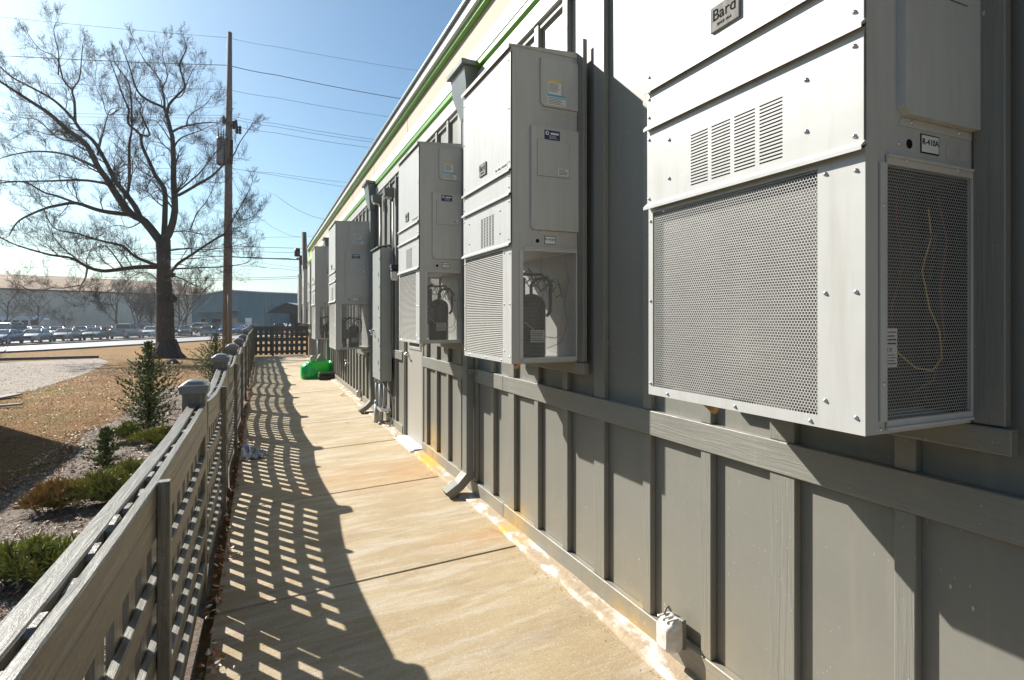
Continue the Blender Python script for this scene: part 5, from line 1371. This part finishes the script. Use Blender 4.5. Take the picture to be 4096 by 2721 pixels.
m=MB(); m.lathe((1.12,cy-.246,z+.13),[(.075,0),(.070,-.008),(.001,-.009)],20,0,True,'y'); m.build('round_boss',M_greenp,gt)
m=MB(); m.prism([(.85,z+.01),(.88,z+.01),(.875,z+.17),(.855,z+.17)],cy-.27,cy-.20,'y'); m.prism([(.90,z+.01),(.93,z+.01),(.92,z+.17),(.905,z+.17)],cy-.27,cy-.20,'y'); m.build('foot',M_greenp,gt)
tb_=thing('folded_tarp',tuple((1.35,14.1,z+.42)),'folded grey green tarp poking up out of the green tub','tarp')
m=MB(); m.add([(1.18,14.0,z+.44),(1.48,14.02,z+.44),(1.32,14.1,z+.66),(1.26,14.16,z+.62),(1.5,14.16,z+.46),(1.2,14.18,z+.45)],[(0,1,2),(0,2,3),(0,3,5),(1,4,2),(2,4,3),(3,4,5)]); m.build('tarp_fold',pm('tarp_cloth',(.2,.22,.17),.8),tb_)
m=MB(); m.lathe((1.12,14.1,z+.44),[(.06,0),(.075,.06),(.07,.13),(.04,.17),(.001,.175)],12); m.at_base('grey_jug',pm('jug_grey',(.35,.34,.28),.6),(1.12,14.1,z+.44),label='small rounded grey jug sitting in the green tub beside the tarp',cat='jug')
cs=thing('tool_case',(1.42,13.45,slab_z(1.42)),'black hard plastic tool case lying in front of the green tub','case')
zc_=slab_z(1.42)
m=MB(); m.bev(1.22,1.62,13.32,13.60,zc_+.002,zc_+.10,.015); m.bev(1.21,1.63,13.31,13.61,zc_+.101,zc_+.115,.004); m.build('lower_shell',M_black,cs)
m=MB(); m.bev(1.22,1.62,13.32,13.60,zc_+.116,zc_+.185,.025); m.build('lid',pm('black_case_plastic',(.02,.02,.022),.3),cs)
for xl in (1.28,1.52): m=MB(); m.bev(xl,xl+.04,13.30,13.309,zc_+.08,zc_+.14,.003); m.build('latch',M_black,cs)
m=MB(); m.tube([(1.36,13.30,zc_+.10),(1.37,13.27,zc_+.10),(1.47,13.27,zc_+.10),(1.48,13.30,zc_+.10)],.008,6); m.build('handle',M_black,cs)
for q_ in list(COL.objects):
    if q_.parent is None and q_.name in ('green_plastic_tub','folded_tarp','grey_jug'): q_.location.x+=.14; q_.location.y+=1.8
cs.location.x+=.125; cs.location.y+=1.78
# crumpled silver bag by the fence
bp=on_ground(1000,1812); pz=Vector((-.17,7.30,slab_z(-.17)))
m=MB(); rr=random.Random(9); NX,NY=18,14; vs=[]
for i in range(NX+1):
    for j in range(NY+1):
        uu=i/NX; vv=j/NY; hh=.14*math.sin(math.pi*vv)*(1-uu)**.7*1.2+.028*rr.random()*(1+.6*math.sin(uu*21+vv*9))
        vs.append((pz.x+.27*uu-.04+.03*rr.random(),pz.y+.22*(vv-.5)+.03*rr.random(),pz.z+.006+hh))
m.add(vs,[(i*(NY+1)+j,(i+1)*(NY+1)+j,(i+1)*(NY+1)+j+1,i*(NY+1)+j+1) for i in range(NX) for j in range(NY)],0,False)
m.add([(v[0]*1.0,v[1],pz.z+.003) for v in vs],[(i*(NY+1)+j,(i+1)*(NY+1)+j,(i+1)*(NY+1)+j+1,i*(NY+1)+j+1) for i in range(NX) for j in range(NY)],1,False)
bagm=pm('crumpled_foil_bag',(.35,.37,.42),.28,.4,14,metal=.6)
bagm2=pm('bag_dark_print',(.06,.05,.07),.4,.6,11)
m.at_base('crumpled_bag',[bagm,bagm2],tuple(pz),label='crumpled silver and black plastic bag lying on the walkway at the foot of the fence',cat='litter bag')
# planks at the left edge of the lawn
for k,(a,b_,w_) in enumerate((((-20,1600),(70,1588),.12),((-20,1632),(85,1630),.06))):
    p=on_ground(*a); q=on_ground(*b_); dv=(q-p); s=Vector((-dv.y,dv.x,0)).normalized()*w_
    m=MB(); vs=[]
    for c_,z_ in ((p,.02),(q,.05)):
        for sg in (-1,1):
            for hh in (0,.035): vs.append((c_.x+s.x*sg,c_.y+s.y*sg,c_.z+z_+hh))
    m.add(vs,[(0,1,3,2),(4,6,7,5),(0,4,5,1),(2,3,7,6),(1,5,7,3),(0,2,6,4)])
    m.at_base('loose_board',M_kerb,tuple(p),label=('wide grey board lying on the lawn at the left edge','thin dark strip of wood lying in front of the wide board')[k],cat='board')
# stone near the trunk
p=on_ground(690,1455); m=MB(); m.lathe((p.x,p.y,p.z-.05),[(.28,0),(.26,.12),(.14,.24),(.01,.28)],7); m.at_base('dark_rock',M_bark,tuple(p),label='dark rock on the leaf litter near the oak',cat='rock')

# ------------------------------------------------------------------ scatter: chips, leaves, grass
sc=random.Random(21)
def flake(mb,x,y,z,l,w,mi,lift=.6):
    a=sc.uniform(0,6.28); ca,sa=math.cos(a),math.sin(a); t=sc.uniform(-lift,lift)*l; u_=sc.uniform(-lift,lift)*w
    mb.add([(x-ca*l/2,y-sa*l/2,z+abs(t)*.2),(x-sa*w/2,y+ca*w/2,z+.003+abs(u_)),(x+ca*l/2,y+sa*l/2,z+abs(t)),(x+sa*w/2,y-ca*w/2,z+.002)],[(0,1,2,3)],mi)
def bedx(y):
    for (x0,y0),(x1,y1) in zip(edge,edge[1:]):
        if y0<=y<=y1: return x0+(x1-x0)*(y-y0)/(y1-y0)
    return -2.3
m=MB()
for i in range(42000):
    y=1.2+17*sc.random()**1.6; x=sc.uniform(bedx(y)-.12,-.46)
    flake(m,x,y,gz(x,y)+.008,sc.uniform(.015,.055),sc.uniform(.004,.012),sc.choices([0,1,2],[5,4,2])[0],.5)
m.build('wood_chips',M_chip,kind='stuff')
m=MB()
for i in range(9000):
    q=sc.random()
    if q<.35: y=sc.uniform(10,27); x=sc.uniform(-5.5,-.5)
    elif q<.5: y=sc.uniform(1.5,10); x=sc.uniform(-2.6,-.5)
    elif q<.55: y=sc.uniform(7,11); x=bedx(y)+sc.gauss(-.1,.15)
    elif q<.82:
        d=sc.uniform(14,40); r=-sc.uniform(.35,.93)*d; p=rd(r,d,0); x,y=p.x,p.y
    else:
        d=sc.uniform(18,32); r=-sc.uniform(.45,.8)*d; p=rd(r,d,0); x,y=p.x,p.y
    if x>-.45 and y<27.6: continue
    flake(m,x,y,gz(x,y)+.012,sc.uniform(.025,.06),sc.uniform(.015,.035),sc.choices([0,1,2],[5,5,.4])[0],.7)
for i in range(700):
    y=sc.uniform(1.4,27); x=-.245-abs(sc.gauss(0,.035))+.03; flake(m,x,y,-.055+sc.uniform(0,.02),sc.uniform(.02,.05),sc.uniform(.015,.03),sc.choices([0,1,2],[3,5,1])[0],.9)
for i in range(420):
    y=27.9+sc.uniform(0,3); x=sc.uniform(-.3,2.2); flake(m,x,y,gz(x,y)+.02,sc.uniform(.06,.12),sc.uniform(.04,.07),sc.choices([0,1,2],[4,4,2])[0],.7)
for (cx,cy,n,s) in ((-.225,2.35,90,.05),(-.2,3.0,26,.05),(1.52,11.8,14,.07),(-.22,4.4,30,.08),(-.22,8.3,40,.15)):
    for i in range(n): x=cx+sc.gauss(0,s*.7); y=cy+sc.gauss(0,s*1.6); flake(m,x,y,slab_z(x)+.006+sc.uniform(0,.03 if s<.06 else .01),sc.uniform(.02,.045),sc.uniform(.012,.03),sc.choices([0,1,2],[3,5,1])[0],.9)
# grit and sticks
for i in range(900):
    y=sc.uniform(1.3,12); x=1.60-abs(sc.gauss(0,.05)) if i%3 else sc.uniform(-.2,1.6); flake(m,x,y,slab_z(x)+.001,sc.uniform(.004,.012 if i%3 else .008),sc.uniform(.003,.008),3 if i%2 else 0,.5)
for i in range(420):
    y=sc.uniform(1.5,14); x=sc.uniform(bedx(y)-.3,-.48); a=sc.uniform(0,3.14); l=sc.uniform(.06,.28); z=gz(x,y)+.012
    m.tube([(x,y,z),(x+l*.5*math.cos(a),y+l*.5*math.sin(a),z+.015),(x+l*math.cos(a+.2),y+l*math.sin(a+.2),z+.005)],.0025,3,3,False)
m.build('leaf_litter',M_leaf+[M_bark],kind='stuff')
m=MB()
for i in range(26000):
    d=5.2+20*sc.random()**2.0; r=-sc.uniform(.30,.95)*d; p=rd(r,d,0)
    if p.x>bedx(p.y)-.05: continue
    z=gz(p.x,p.y); h=sc.uniform(.008,.022)*(1+d*.03); a=sc.uniform(0,6.28); w=.0025*(1+d*.12); l=sc.uniform(-.03,.03); l2=sc.uniform(-.03,.03)
    g_=math.sin(p.x*1.7+3)*math.sin(p.y*1.3)>.72
    m.add([(p.x-math.cos(a)*w,p.y-math.sin(a)*w,z),(p.x+math.cos(a)*w,p.y+math.sin(a)*w,z),(p.x+l,p.y+l2,z+h)],[(0,1,2)],1 if g_ and sc.random()<.7 else sc.choice([0,0,2]))
m.build('grass_blades',M_blade,kind='stuff')

# ------------------------------------------------------------------ HAZE volume added to lift the distance, standing in for lens glare
hm=bpy.data.materials.new('pale_glare_haze'); hm.use_nodes=True; hn=hm.node_tree; hn.nodes.remove(hn.nodes['Principled BSDF'])
pv=hn.nodes.new('ShaderNodeVolumePrincipled'); pv.inputs['Color'].default_value=(.95,.96,1,1); pv.inputs['Density'].default_value=.00025; pv.inputs['Anisotropy'].default_value=.5
hn.links.new(pv.outputs[0],hn.nodes['Material Output'].inputs['Volume'])
m=MB(); q=[rd(r,d,z) for z in (-2.6,26) for r,d in ((-640,-100),(640,-100),(640,720),(-640,720))]
m.add(q,[(0,3,2,1),(4,5,6,7),(0,1,5,4),(1,2,6,5),(2,3,7,6),(3,0,4,7)]); m.build('glare_haze',hm,kind='stuff')
# ------------------------------------------------------------------ light, sky, camera
SUNV=Vector((-.815,1.22,1.0)).normalized()
sl=bpy.data.lights.new('sun','SUN'); sl.energy=5.0; sl.angle=R(.53); sl.color=(1,.955,.88)
so=bpy.data.objects.new('sun',sl); COL.objects.link(so); so.rotation_euler=SUNV.to_track_quat('Z','Y').to_euler()
w=bpy.data.worlds.new('World'); scene.world=w; w.use_nodes=True; nt=w.node_tree
bg=nt.nodes['Background']; sk=nt.nodes.new('ShaderNodeTexSky'); sk.sky_type='NISHITA'; sk.sun_disc=False
sk.sun_elevation=math.asin(SUNV.z); sk.sun_rotation=math.atan2(SUNV.x,SUNV.y); sk.air_density=1.0; sk.dust_density=1.3; sk.ozone_density=1.2; sk.altitude=100
nt.links.new(mixc(nt,1.0,sk.outputs[0],(.74,.97,1.06),'MULTIPLY'),bg.inputs[0]); bg.inputs[1].default_value=.062
cam=bpy.data.cameras.new('camera'); co=bpy.data.objects.new('camera',cam); COL.objects.link(co)
co.location=(0,0,CAMZ); co.rotation_euler=(R(90),0,-YAW); cam.sensor_width=36; cam.lens=36*FPX/1024; cam.shift_y=-22/1024
cam.clip_start=.02; cam.clip_end=3000; scene.camera=co
vs_=scene.view_settings; vs_.view_transform='Standard'; vs_.look='None'; vs_.exposure=1.0; vs_.gamma=1
